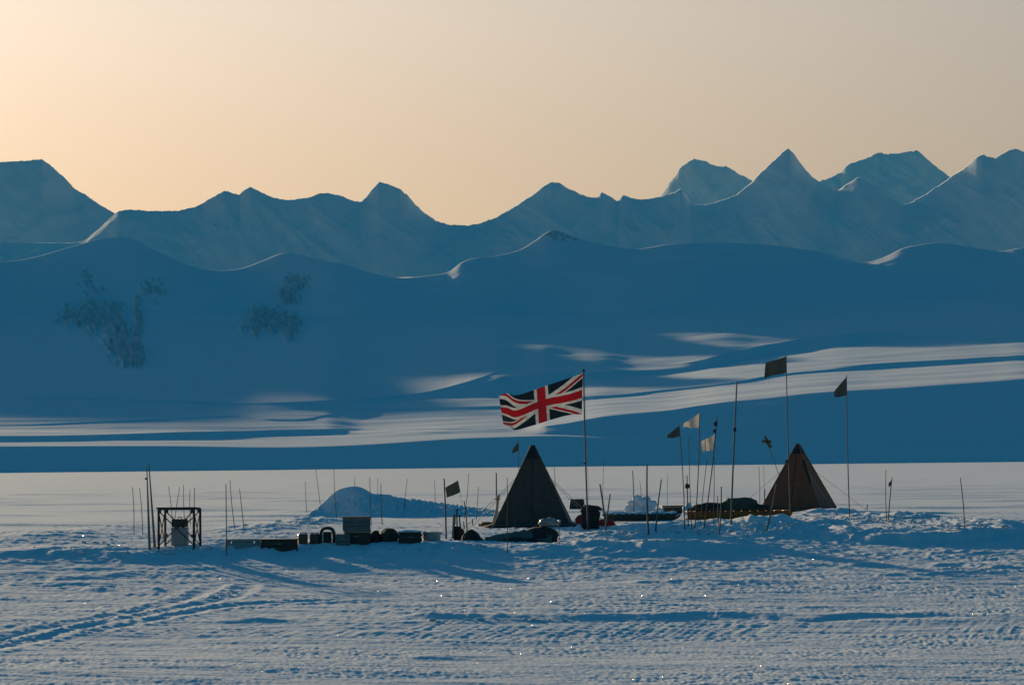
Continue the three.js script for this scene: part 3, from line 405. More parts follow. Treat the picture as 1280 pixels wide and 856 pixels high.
// ---- pyramid tents
function pyramidTent(label, cx, by, halfW, height, turn, wallMat, capMat, opt) {
  const b = atDepth(cx, by, opt.depth); b.y = groundH(b.x, b.z); const o = thing('pyramid_tent', label, 'tent', b.toArray(), turn), top = 0.07, N = 18, Mv = 22;
  const corner = (k, t) => { const a = Math.PI / 4 + k * Math.PI / 2, r = Math.SQRT2 * lerp(halfW, top, t) * (1 + 0.05 * Math.sin(t * Math.PI) * (opt.bow || 0)); return V(Math.sin(a) * r, t * height, Math.cos(a) * r); };
  for (let k = 0; k < 4; k++) {
    const g = gridGeo(N, Mv, (i, j, v) => {
      const u = i / (N - 1), t = 1 - j / (Mv - 1), a = corner(k, t), c = corner(k + 1, t); v.copy(c).lerp(a, u);
      const nrm = V(Math.sin(Math.PI / 2 * (k + 1)), 0, Math.cos(Math.PI / 2 * (k + 1))), ed = Math.sin(u * Math.PI), sag = -0.09 * ed * Math.sin(Math.min(1, (1 - t) * 1.05) * Math.PI) * (1 - t * 0.4);
      const wr = 0.016 * ed * (n2(u * 3 + k * 9 + opt.seed, t * 5) + 0.6 * n2(u * 11 + t * 3 + opt.seed, t * 2.2 + k)); v.addScaledVector(nrm, sag + wr); if (t === 0) v.y -= 0.1;
    });
    for (let j = 0, q = 0; j < Mv; j++) for (let i = 0; i < N; i++, q++) g.attributes.uv.setXY(q, i / (N - 1) * 2.4, j / (Mv - 1) * 2.6);
    part('canvas_panel', g, wallMat, o);
    part('corner_pole', rod(corner(k, 0).multiplyScalar(1.01).add(V(0, -0.08, 0)), corner(k, 1.03).multiplyScalar(1.01), 0.032, 0.026, 8), opt.poleMat || wallMat, o);
    // valance lying on the snow, weighted down
    const fl = gridGeo(14, 5, (i, j, v) => { const u = i / 13, s = j / 4, a = corner(k, 0), c = corner(k + 1, 0); v.copy(c).lerp(a, u); const nrm = V(Math.sin(Math.PI / 2 * (k + 1)), 0, Math.cos(Math.PI / 2 * (k + 1))); v.addScaledVector(nrm, s * 0.32); v.y = 0.03 + 0.07 * (1 - s) ** 2 + 0.025 * n2(u * 6 + k * 3, s * 2 + opt.seed); });
    part('valance', fl, wallMat, o);
  }
  const cap = gridGeo(41, 10, (i, j, v) => { const q = i / 40 * 4, k = Math.floor(q) % 4, u = q - Math.floor(q), t = lerp(1.012, 1 - (opt.cap || 0.12), j / 9); v.copy(corner(k, t)).lerp(corner(k + 1, t), u).multiplyScalar(1); const f = 1.03 + 0.02 / Math.max(0.08, (1 - t) * 2); v.x *= f; v.z *= f; v.x += 0.006 * n2(i / 3, j / 2); });
  part('ventilator_cap', cap, capMat, o);
  const crown = new THREE.CylinderGeometry(0.05, 0.075, 0.09, 10); crown.translate(0, height * 1.02, 0); part('crown', crown, capMat, o);
  const seam = (k, u, t0, t1) => { const p = (t) => corner(k, t).lerp(corner(k + 1, t), u).add(V(Math.sin(Math.PI / 2 * (k + 1)), 0, Math.cos(Math.PI / 2 * (k + 1))).multiplyScalar(-0.075 * Math.sin(u * Math.PI) * Math.sin((1 - t) * Math.PI))); const c = new THREE.CatmullRomCurve3([0, 0.25, 0.5, 0.75, 1].map((s) => p(lerp(t0, t1, s)).add(V(0, 0, 0)))); return new THREE.TubeGeometry(c, 16, 0.012, 5); };
  for (const u of [0.5]) part('seam', seam(3, u, 0.02, 0.86), capMat, o);
  for (const [k, reach] of opt.guys || []) { // guy rope from two thirds up a corner, with peg
    const a = corner(k, 0.62), out = V(a.x, 0, a.z).normalize(), e = out.clone().multiplyScalar(reach).add(V(0, -0.02, 0)); const gy = part('guy_rope', rod(a, e, 0.007, 0.007, 5), M.rope, o); part('peg', rod(e.clone().add(V(0, -0.08, 0)), e.clone().add(out.clone().multiplyScalar(0.03)).add(V(0, 0.22, 0)), 0.018, 0.018, 6), M.darkPole, gy);
  }
  return o;
}
{
  const t1 = pyramidTent('dark brown pyramid tent in front of which the tarpaulin-covered sledge lies', 667, 655, 1.22, 2.45, -3 * R, M.tentBrown, M.tentCap, { seed: 2, cap: 0.13, depth: 101, guys: [[0, 2.9], [1, 2.9], [2, 2.9], [3, 2.9]] });
  const t2 = pyramidTent('rust-brown pyramid tent standing behind the lumpy snow bank', 999, 641, 1.24, 2.5, -22 * R, M.tentRust, M.tentCap, { seed: 7, cap: 0.11, depth: 124, guys: [[0, 2.9], [1, 3], [2, 2.9], [3, 2.9]] });
  // dark sleeve down one corner of the rust tent
  const s = rod(V(1.04 * 0.3, 2.5 * 0.78, 1.04 * 0.3 + 0.03), V(0.72, 2.5 * 0.42, 0.74), 0.05, 0.04, 8, 0.02); part('dark_sleeve', s, M.tentCap, t2);
  // pale door flap and bundle of sticks at the left foot of the brown tent
  const b = hit(616, 656), o = thing('stick_bundle', 'bundle of pale sticks propped against the dark brown tent', 'sticks', b.toArray());
  for (const [tx, ty, bx, w] of [[624.5, 618, 614, 0.03], [622, 619, 616.5, 0.035], [620.3, 591, 622, 0.024], [623.5, 622, 618.5, 0.03]]) { const a = rel(atDepth(bx, 657, -b.z), b), c = rel(atDepth(tx, ty, -b.z - (tx > 621 ? 0.15 : 0)), b); part('stick', rod(a.add(V(0, -0.1, 0)), c, w, w * 0.8, 7, 0.015), tx < 621 ? M.darkPole : M.rope, o); }
  const bd = new THREE.TorusGeometry(0.07, 0.02, 6, 12); bd.rotateX(Math.PI / 2); const q = rel(atDepth(622, 624, -b.z - 0.1), b); bd.translate(q.x, q.y, q.z); part('binding', bd, M.strap, o);
}

// ---- square iron frame and the case inside it
{
  const b = hit(224, 684), S = -b.z / F, o = thing('iron_frame', 'square lattice frame of dark angle iron standing in the snow', 'frame', b.toArray(), -10 * R);
  const w = 0.5, d = 0.32, h = 48 * S, c = [[-w, d], [w, d], [w, -d], [-w, -d]].map(([x, z]) => V(x, 0, z)), up = (p, y) => V(p.x, y, p.z);
  const bar = (a, e, r) => rod(a, e, r, r, 4);
  c.forEach((p, i) => { const n = c[(i + 1) % 4]; part('leg', bar(up(p, -0.15), up(p, h), 0.037), M.iron, o); part('top_rail', bar(up(p, h), up(n, h), 0.03), M.iron, o); part('brace', bar(up(p, h * 0.95), up(p.clone().lerp(n, 0.5), h * 0.5), 0.016), M.iron, o); part('brace', bar(up(n, h * 0.95), up(p.clone().lerp(n, 0.5), h * 0.5), 0.016), M.iron, o); part('brace', bar(up(p, h * 0.05), up(p.clone().lerp(n, 0.5), h * 0.5), 0.016), M.iron, o); part('brace', bar(up(n, h * 0.05), up(p.clone().lerp(n, 0.5), h * 0.5), 0.016), M.iron, o); part('foot_plate', rbox(0.1, 0.012, 0.1, 0.004, p.x, 0.012, p.z), M.iron, o); part('gusset', rbox(0.1, 0.1, 0.012, 0.003, p.x * 0.93, h - 0.06, p.z + Math.sign(p.z) * 0.025), M.iron, o); part('gusset', rbox(0.09, 0.08, 0.012, 0.003, p.x * 0.95, h * 0.3, p.z + Math.sign(p.z) * 0.025), M.iron, o); });
  part('top_rail', bar(V(-w - 0.06, h + 0.025, d), V(w + 0.08, h + 0.025, d), 0.022), M.iron, o);
  const g = hit(224.5, 681), k = thing('instrument_case', 'grey-green upright case with a carrying handle inside the iron frame', 'case', g.toArray(), -6 * R), kw = 20 * S, kh = 33 * S;
  const body = rbox(kw, kh * 0.7, 0.3, 0.02, 0, kh * 0.32, 0); part('body', body, M.greyPaint, k); part('lid', rbox(kw * 0.96, kh * 0.3, 0.28, 0.03, 0, kh * 0.83, 0), M.olive, k);
  const hd = new THREE.TorusGeometry(0.06, 0.012, 6, 12, Math.PI); hd.translate(0, kh * 0.975, 0); part('handle', hd, M.iron, k); part('latch', rbox(0.04, 0.06, 0.02, 0.004, 0, kh * 0.68, 0.157), M.iron, k); part('latch', rbox(0.04, 0.06, 0.02, 0.004, kw * 0.3, kh * 0.68, 0.157), M.iron, k);
}
// ---- boxes, cans and loads in the row
function boxAt(name, label, cat, x0, x1, yT, yB, dep, mat, turn = 0, extra, group, rest) {
  const cx = (x0 + x1) / 2, b = rest || hit(cx, yB), S = -b.z / F, w = (x1 - x0) * S / (Math.cos(turn) + Math.abs(Math.sin(turn)) * 0.25), h = (yB - yT) * S, o = thing(name, label, cat, b.toArray(), turn, group);
  if (!rest) o.position.y -= 0.1;
  extra(o, w, h, dep, S, mat); return { o, b, w, h, S };
}
const crate = (lidMat, planks = 3) => (o, w, h, d, S, mat) => {
  const ph = (h * 0.86) / planks; part('core', rbox(w * 0.955, h * 0.84, d * 0.94, 0.006, 0, h * 0.43, 0), M.black, o);
  for (let k = 0; k < planks; k++) { part('plank', rbox(w * 0.98, ph - 0.012, 0.02, 0.004, 0, ph * (k + 0.5), d / 2 - 0.012), mat, o); part('plank', rbox(0.02, ph - 0.012, d * 0.96, 0.004, -w / 2 + 0.012, ph * (k + 0.5), 0), mat, o); part('plank', rbox(0.02, ph - 0.012, d * 0.96, 0.004, w / 2 - 0.012, ph * (k + 0.5), 0), mat, o); }
  for (const s of [-1, 1]) part('batten', rbox(0.05, h * 0.86, 0.02, 0.004, s * w * 0.4, h * 0.43, d / 2 + 0.008), mat, o);
  const l = part('lid', rbox(w * 1.02, h * 0.13, d * 1.04, 0.01, 0, h * 0.935, 0), lidMat || mat, o); part('handle', rod(V(-0.07, h * 0.62, d / 2 + 0.035), V(0.07, h * 0.62, d / 2 + 0.035), 0.012, 0.012, 6), M.rope, o);
};
const metalCase = (o, w, h, d, S, mat) => { part('body', rbox(w, h * 0.74, d, 0.03, 0, h * 0.37, 0), mat, o); part('lid', rbox(w * 1.01, h * 0.25, d * 1.01, 0.025, 0, h * 0.87, 0), mat, o); for (const s of [-0.32, 0.32]) part('latch', rbox(0.04, h * 0.24, 0.015, 0.004, s * w, h * 0.72, d / 2 + 0.008), M.chrome, o); for (const s of [-1, 1]) for (const y of [0.05, 0.95]) part('corner_cap', rbox(0.05, h * 0.12, 0.05, 0.01, s * (w / 2 - 0.015), h * y, d / 2 - 0.015), M.chrome, o); };
const jerry = (o, w, h, d, S, mat) => { part('body', rbox(w, h * 0.86, d, 0.04, 0, h * 0.43, 0), mat, o); for (const s of [-0.5, 0, 0.5]) part('handle', rod(V(-w * 0.28, h * 0.93, s * d * 0.4), V(w * 0.28, h * 0.93, s * d * 0.4), 0.012, 0.012, 6), mat, o); for (const s of [-1, 1]) part('handle_post', rbox(0.025, h * 0.1, d * 0.5, 0.006, s * w * 0.27, h * 0.88, 0), mat, o); const c = new THREE.CylinderGeometry(0.025, 0.03, 0.05, 10); c.translate(w * 0.36, h * 0.9, 0); part('cap', c, M.chrome, o); part('rib', rbox(w * 0.6, 0.03, 0.015, 0.006, 0, h * 0.5, d / 2 + 0.004), mat, o); };
boxAt('long_case', 'long pale grey case with bright metal corners, lying in the snow', 'case', 281, 326, 669, 683, 0.4, M.greyPaint, 3 * R, metalCase);
boxAt('dark_crate', 'low dark wooden crate butted against the long pale case', 'crate', 326, 372, 669, 685, 0.42, M.darkWood, 2 * R, crate(M.darkWood, 2));
boxAt('fuel_can', 'dark fuel can between the low crate and its twin', 'can', 372, 384.5, 660, 680, 0.18, M.darkTin, 12 * R, jerry, 'pair of fuel cans');
boxAt('fuel_can', 'dark fuel can next to the tubular carrying frame', 'can', 387, 399, 660, 679, 0.18, M.darkTin, -10 * R, jerry, 'pair of fuel cans');
boxAt('carrying_frame', 'dark tubular carrying frame holding a small grey can', 'frame', 401, 417, 656, 678, 0.25, M.iron, 0, (o, w, h, d, S, mat) => { for (const z of [-1, 1]) { const c = new THREE.CatmullRomCurve3([V(-w / 2, 0, z * d / 2), V(-w / 2, h * 0.75, z * d / 2), V(-w * 0.3, h * 0.98, z * d / 2), V(w * 0.3, h * 0.98, z * d / 2), V(w / 2, h * 0.75, z * d / 2), V(w / 2, 0, z * d / 2)]); part('hoop', new THREE.TubeGeometry(c, 30, 0.042, 7), mat, o); } for (const s of [-1, 1]) part('crossbar', rod(V(s * w / 2, h * 0.4, -d / 2), V(s * w / 2, h * 0.4, d / 2), 0.018), mat, o); part('small_can', rbox(w * 0.66, h * 0.78, d * 0.7, 0.03, 0, h * 0.42, 0), M.olive, o); });
boxAt('grey_box', 'small grey box at the foot of the crate stack', 'box', 419, 437, 663, 680, 0.35, M.greyWood, 6 * R, crate(M.greyWood, 2));
const lower = boxAt('wooden_crate', 'weathered crate at the bottom of the stack, under the other crate', 'crate', 430, 463, 658, 678, 0.42, M.darkWood, -2 * R, crate(M.greyWood, 3), 'stacked crates');
{ const top = lower.o.position.clone(); top.y += lower.h + 0.004; top.x -= 0.02; boxAt('wooden_crate', 'weathered grey-green crate on top of the stack', 'crate', 427, 462.5, 640.5, 657, 0.42, M.greyWood, 3 * R, crate(M.olive, 3), 'stacked crates', top); }
boxAt('dark_sack', 'dark soft sack wedged between crate stack and round coil', 'sack', 461, 477, 659, 677, 0.3, M.tarpDark, 0, (o, w, h, d) => { const g = lump(w * 0.55, h * 0.72, d * 0.6, 0.12, 5, -0.4); part('bag', g, M.tarpDark, o); const n = new THREE.TorusGeometry(0.06, 0.02, 6, 12); n.rotateX(1.3); n.translate(0.02, h * 0.96, 0); part('neck_tie', n, M.rope, o); });
boxAt('cable_drum', 'round dark drum of cable standing on edge in the snow', 'drum', 475, 498, 655.5, 676, 0.3, M.darkWood, 14 * R, (o, w, h, d) => { const r = h / 2; for (const z of [-1, 1]) { const f = new THREE.CylinderGeometry(r, r, 0.03, 28); f.rotateX(Math.PI / 2); f.translate(0, r, z * d / 2); part('flange', f, M.darkWood, o); const hb = new THREE.CylinderGeometry(0.06, 0.06, 0.04, 12); hb.rotateX(Math.PI / 2); hb.translate(0, r, z * (d / 2 + 0.02)); part('hub', hb, M.iron, o); } for (let k = 0; k < 7; k++) { const t = new THREE.TorusGeometry(r * 0.82, 0.02, 6, 30); t.translate(0, r, -d / 2 + d * (k + 0.5) / 7); part('cable_turn', t, M.black, o); } });
boxAt('snowy_crate', 'dark crate with snow on its lid and a sunlit end drawn as bright plates', 'crate', 498, 527.5, 660.5, 677, 0.45, M.darkWood, 5 * R, (o, w, h, d, S, mat) => { crate(M.darkWood, 2)(o, w, h, d, S, mat); const g = lump(w * 0.5, 0.05, d * 0.5, 0.2, 12, -0.2); g.translate(-0.02, h * 0.995, 0); part('snow_cap', g, snowMat, o); for (const y of [0.25, 0.6, 0.95]) part('lit_end_plate', rbox(0.05, h * 0.2, 0.05, 0.006, w / 2 - 0.01, h * y, d / 2), M.chrome, o); });  // bright plates on the right end stand for sunlight catching that edge
boxAt('grey_tub', 'grey open tub with a rolled rim and tapered sides', 'tub', 528, 551, 660.5, 676, 0.4, M.greyPaint, 0, (o, w, h, d) => { const pr = [[0, 0.02], [0.43, 0.0], [0.45, 0.03], [0.495, 0.9], [0.53, 0.93], [0.53, 0.99], [0.485, 0.99], [0.43, 0.12], [0, 0.1]].map(([x, y]) => new THREE.Vector2(x * w, y * h)); const g = new THREE.LatheGeometry(pr, 28); g.scale(1, 1, d / w); part('shell', g, M.greyPaint, o); for (const s of [-1, 1]) { const t = new THREE.TorusGeometry(0.05, 0.01, 6, 12, Math.PI); t.rotateY(Math.PI / 2); t.translate(s * w * 0.52, h * 0.8, 0); part('handle', t, M.iron, o); } });
{ // shovels and stakes stuck upright, sack, shiny tin
  for (const [tx, ty, bx, by, lab, w] of [[568, 643, 566.5, 673, 'short flat stake with a pale face beside the black sack', 0.06], [571, 637, 571.5, 675, 'dark shovel planted blade-down beside the black sack', 0.03], [574, 645, 577, 674, 'olive shovel leaning against the black sack', 0.03]]) {
    const b = hit(bx, by), o = thing(w > 0.05 ? 'stake' : 'shovel', lab, w > 0.05 ? 'stake' : 'shovel', b.toArray(), 0), t = rel(atDepth(tx, ty, -b.z), b), q = new THREE.Quaternion().setFromUnitVectors(V(0, 1, 0), t.clone().normalize()), L = t.length();
    if (w > 0.05) { const g = rbox(0.09, L + 0.1, 0.02, 0.004, 0, L / 2 - 0.05, 0); g.applyQuaternion(q); part('board', g, M.greyWood, o); continue; }
    part('shaft', rod(V(0, L * 0.35, 0), V(0, L, 0), 0.022, 0.02, 7).applyQuaternion(q), M.darkPole, o); part('grip', rod(V(-0.06, L, 0), V(0.06, L, 0), 0.018, 0.018, 7).applyQuaternion(q), M.darkPole, o);
    const bl = gridGeo(8, 10, (i, j, v) => { const u = i / 7 - 0.5, y = j / 9; v.set(u * 0.2 * (y < 0.15 ? 0.75 + y : 1), L * 0.45 - y * (L * 0.45 + 0.04), 0.09 * u * u * 4 - 0.03); }); part('blade', bl.applyQuaternion(q), tx > 572 ? M.olive : M.black, o);
  }
  boxAt('black_sack', 'slumped black sack on the snow beside the shovels', 'sack', 578, 606, 660, 675, 0.4, M.black, 0, (o, w, h) => { const g = lump(w * 0.52, h * 0.8, 0.28, 0.14, 21, -0.3, 4); const P = g.attributes.position; for (let i = 0; i < P.count; i++) P.setY(i, P.getY(i) * lerp(1.1, 0.55, sstep(-0.1, 0.5, P.getX(i) / w))); g.computeVertexNormals(); part('bag', g, M.black, o); part('cord', rod(V(-w * 0.3, h * 0.9, 0.1), V(-w * 0.42, h * 0.4, 0.24), 0.012, 0.012, 5), M.strap, o); });
  boxAt('shiny_tin', 'small shiny tin glinting at the foot of the flag post', 'tin', 560.5, 565.5, 670, 675, 0.1, M.chrome, 0, (o, w, h) => { const c = new THREE.CylinderGeometry(w / 2, w / 2, h, 20); c.rotateZ(0.5); c.translate(0, h * 0.55, 0); part('can', c, M.chrome, o); const l = new THREE.TorusGeometry(w / 2, 0.006, 6, 20); l.rotateX(Math.PI / 2); l.translate(0, h / 2, 0); l.rotateZ(0.5); l.translate(0, h * 0.55, 0); part('rim', l, M.chrome, o); });
  boxAt('rope_heap', 'low brown heap of rope beside the dark brown tent', 'rope', 598, 618, 650, 657, 0.4, M.darkWood, 0, (o, w, h) => { for (let k = 0; k < 6; k++) { const t = new THREE.TorusGeometry(w * (0.3 + 0.12 * rand()), 0.028, 6, 24); t.rotateX(Math.PI / 2 + (rand() - 0.5) * 0.3); t.translate((rand() - 0.5) * 0.1, 0.04 + k * 0.028, (rand() - 0.5) * 0.1); part('coil', t, k % 2 ? M.wood : M.darkWood, o); } });
}
// ---- sledges
function sledge(o, L, W, H, runnerMat, deckMat, slats) {
  for (const s of [-1, 1]) {
    const sh = new THREE.Shape(); sh.moveTo(-L / 2, 0.0); sh.lineTo(L / 2 - 0.35, 0); sh.quadraticCurveTo(L / 2, 0.01, L / 2 + 0.08, H * 1.05); sh.lineTo(L / 2 + 0.03, H * 1.08); sh.quadraticCurveTo(L / 2 - 0.08, 0.07, L / 2 - 0.38, 0.06); sh.lineTo(-L / 2, 0.06); sh.closePath();
    const g = new THREE.ExtrudeGeometry(sh, { depth: 0.05, bevelEnabled: true, bevelSize: 0.005, bevelThickness: 0.005, bevelSegments: 1, curveSegments: 8 }); g.translate(0, 0, s * W * 0.42 - 0.025); part('runner', g, runnerMat, o);
    part('side_rail', rbox(L * 0.98, 0.05, 0.05, 0.01, 0, H + 0.02, s * W * 0.42), deckMat, o);
    const n = 6; for (let k = 0; k < n; k++) part('upright', rbox(0.05, H - 0.05, 0.045, 0.008, -L * 0.44 + L * 0.84 * k / (n - 1), H / 2 + 0.03, s * W * 0.42), runnerMat, o);
  }
  for (let k = 0; k < slats; k++) part('slat', rbox(L / slats * 0.72, 0.025, W, 0.006, -L / 2 + L * (k + 0.5) / slats, H + 0.058, 0), deckMat, o);
  const hb = new THREE.CatmullRomCurve3([V(-L / 2 + 0.05, H, W * 0.4), V(-L / 2 - 0.02, H + 0.22, W * 0.36), V(-L / 2 - 0.02, H + 0.24, -W * 0.36), V(-L / 2 + 0.05, H, -W * 0.4)]); return hb;
}
{ // covered sledge in front of the brown tent
  const b = hit(655, 677), S = -b.z / F, o = thing('covered_sledge', 'low sledge load under dark and teal tarpaulin in front of the dark tent', 'sledge', [b.x, b.y - 0.04, b.z], 0);
  const X = (px) => (px - 655) * S;
  const main = lump(22 * S, 14 * S, 0.36, 0.1, 31, -0.45, 4, 1.2); main.translate(X(676), 0, 0); part('dark_cover', main, M.tarpDark, o);
  const g = gridGeo(40, 14, (i, j, v) => { const u = i / 39, a = j / 13 * Math.PI, cx = lerp(X(606), X(690), u), hh = lerp(0.16, 0.47, Math.pow(u, 0.8)) * (1 - 0.35 * sstep(0.86, 1, u)), ww = lerp(0.2, 0.36, u) * Math.min(1, u * 8 + 0.2); v.set(cx, Math.sin(a) * hh * (1 + 0.07 * n2(u * 7, a)) + 0.01, Math.cos(a) * ww * (1 + 0.08 * n2(u * 5 + 9, a * 2)) + 0.03); }); part('teal_cover', g, M.tarpTeal, o);
  const dk = lump(28 * S, 6 * S, 0.3, 0.1, 37, -0.5, 4, 1.2); dk.translate(X(650), -0.02, 0.16); part('dark_cover', dk, M.tarpDark, o);
  const pl = lump(13 * S, 6.5 * S, 0.22, 0.2, 41, -0.5, 4, 2.2); pl.translate(X(687), 21 * S, 0); part('pale_cover', pl, M.paleTarp, o);
  for (const p of [640, 662, 684]) { const r = new THREE.CatmullRomCurve3([V(X(p), 0.02, 0.42), V(X(p) + 0.01, lerp(0.22, 0.36, (p - 640) / 44), 0.24), V(X(p), lerp(0.3, 0.44, (p - 640) / 44), 0), V(X(p), 0.05, -0.38)]); part('lashing', new THREE.TubeGeometry(r, 20, 0.011, 5), M.strap, o); }
  const rn = rbox(80 * S, 0.05, 0.06, 0.02, X(655), 0.04, 0.33); part('runner', rn, M.darkWood, o);
  const st = hit(699.5, 679); thingPole(st);
  function thingPole(p) { poleThing('metal_stake', 'short stake with a shiny knob at the sledge end', undefined, 699, 652, 699.5, 679, 0.012, M.greyPole, 0.005, 0.1, 'stake'); const k = scene.children.at(-1); const s = new THREE.SphereGeometry(0.035, 12, 10); s.translate(0, 27 * S, 0); part('knob', s, M.chrome, k); }
}
{ // olive sledge
  const b = hit(800, 650), S = -b.z / F, o = thing('long_sledge', 'long low olive sledge seen side-on between flagpole and snow blocks', 'sledge', [b.x, b.y, b.z], -2 * R), L = 96 * S; o.position.y -= 0.02;
  sledge(o, L, 0.7, 6.5 * S, M.olive, M.darkWood, 11); part('side_panel', rbox(L * 0.94, 5 * S, 0.03, 0.008, 0, 4.5 * S, 0.33), M.olive, o);
  const c = gridGeo(50, 12, (i, j, v) => { const u = i / 49, a = j / 11 * Math.PI; v.set((u - 0.5) * L * 0.95, 8 * S + Math.sin(a) * 0.1 * (0.6 + 0.7 * (0.5 + 0.5 * n2(u * 6, 2))) , Math.cos(a) * 0.34); }); part('snow_cover', c, snowMat, o);
  // dark bag and red cloths hanging at its end
  const e = hit(738, 661), k = thing('dark_bag', 'dark hanging bag standing at the end of the olive sledge', 'bag', [e.x, e.y - 0.03, e.z]); const g = rbox(20 * S, 23 * S, 0.32, 0.13, 0, 11.5 * S, 0); const P = g.attributes.position; for (let i = 0; i < P.count; i++) P.setX(i, P.getX(i) * lerp(0.95, 1.08, P.getY(i) / (24 * S)) + 0.05 * n2(P.getY(i) * 7, P.getZ(i) * 5)); g.computeVertexNormals(); part('bag', g, M.black, k); { const f = lump(11 * S, 4 * S, 0.18, 0.25, 55, -0.4, 3); f.translate(0.03, 21 * S, 0); part('flap', f, M.tarpDark, k); };
  for (const [x0, x1, y0, y1, lab, yb] of [[719.5, 732, 643, 653, 'small red bag between the dark tent and the dark bag', 658], [745, 769, 648, 656, 'red cloth spread under the end of the olive sledge', 658]]) { const p = hit((x0 + x1) / 2, yb), s = -p.z / F, q = thing('red_bag', lab, x1 > 740 ? 'cloth' : 'bag', [p.x, p.y, p.z]); const h = (y1 - y0) * s; const gg = lump((x1 - x0) / 2 * s, h * 0.75, 0.14, 0.16, x0, -0.4, 3); gg.translate(0, (yb - y1) * s - 0.03, 0.05); part('bag', gg, M.red, q); const un = lump((x1 - x0) / 2.2 * s, (yb - y1) * s * 0.9 + 0.02, 0.16, 0.2, 4, -0.3, 2); un.translate(0, -0.06, 0); part('snow_pad', un, snowMat, q); }
}
boxAt('wedge_box', 'dark olive box with a sloping side behind the dark tent', 'box', 711, 731.5, 622, 636, 0.4, M.olive, 0, (o, w, h, d) => { const sh = new THREE.Shape(); sh.moveTo(-w / 2, 0); sh.lineTo(w / 2, 0); sh.lineTo(w * 0.42, h); sh.lineTo(-w * 0.4, h); sh.closePath(); const g = new THREE.ExtrudeGeometry(sh, { depth: d, bevelSize: 0.01, bevelThickness: 0.01, bevelSegments: 1 }); g.translate(0, 0, -d / 2); part('body', g, M.olive, o); part('lid', rbox(w * 0.86, 0.04, d * 1.04, 0.01, 0, h + 0.02, 0), M.olive, o); part('handle', rod(V(-0.06, h * 0.6, d / 2 + 0.03), V(0.06, h * 0.6, d / 2 + 0.03), 0.012), M.rope, o); });
boxAt('small_box', 'small dark box next to the sloping olive box', 'box', 730, 739, 628, 637, 0.3, M.darkWood, 0, crate(M.darkWood, 2));
boxAt('flat_box', 'flat dark olive box beyond the leaning cane and snow blocks', 'box', 827, 854, 628.5, 642, 0.4, M.olive, 4 * R, crate(M.olive, 2));
boxAt('snow_heap', 'small blue-grey heap between the flat olive box and orange sledge', 'heap', 853, 869, 627, 643, 0.4, snowMat, 0, (o, w, h) => { part('heap', lump(w * 0.5, h * 0.75, 0.3, 0.22, 61, -0.3, 4), snowMat, o); part('cloth', lump(w * 0.3, h * 0.3, 0.31, 0.3, 63, -0.2, 3), M.tarpTeal, o); });
{ // orange sledge with tarpaulin load
  const b = hit(922, 649), S = -b.z / F, o = thing('long_sledge', 'long orange-brown sledge loaded with dark covered gear by the rust tent', 'sledge', [b.x, b.y, b.z], 1.5 * R), L = 131 * S; o.position.y -= 0.02; const X = (px) => (px - 922) * S;
  sledge(o, L, 0.75, 9 * S, M.orangeWood, M.orangeWood, 13); part('side_panel', rbox(L * 0.97, 9 * S, 0.03, 0.008, 0, 6.5 * S, 0.355), M.orangeWood, o); part('side_panel', rbox(L * 0.97, 3.5 * S, 0.03, 0.008, 0.01, 13.8 * S, 0.35), M.darkWood, o);
  const ld = thing('tarpaulin_load', 'dark green tarpaulin bundle lashed on the orange-brown sledge', 'tarpaulin', [b.x, b.y + 11 * S, b.z]);
  const a = lump(27 * S, 12 * S, 0.34, 0.12, 71, -0.35, 4, 1.3); a.translate(X(924), 0, 0); part('cover', a, M.tarpGreen, ld); const c2 = lump(25 * S, 8 * S, 0.36, 0.14, 73, -0.3, 4, 1.4); c2.translate(X(889), -0.01, 0); part('cover', c2, M.tarpDark, ld); const c3 = lump(16 * S, 6 * S, 0.3, 0.14, 75, -0.3, 4); c3.translate(X(950), -0.01, 0); part('cover', c3, M.tarpDark, ld);
  for (const p of [888, 910, 930]) { const r = new THREE.CatmullRomCurve3([V(X(p), 0.0, 0.4), V(X(p), p > 900 ? 0.34 : 0.22, 0.22), V(X(p) + 0.02, p > 900 ? 0.47 : 0.31, 0), V(X(p), 0.05, -0.38)]); part('lashing', new THREE.TubeGeometry(r, 20, 0.012, 5), M.strap, ld); }
}
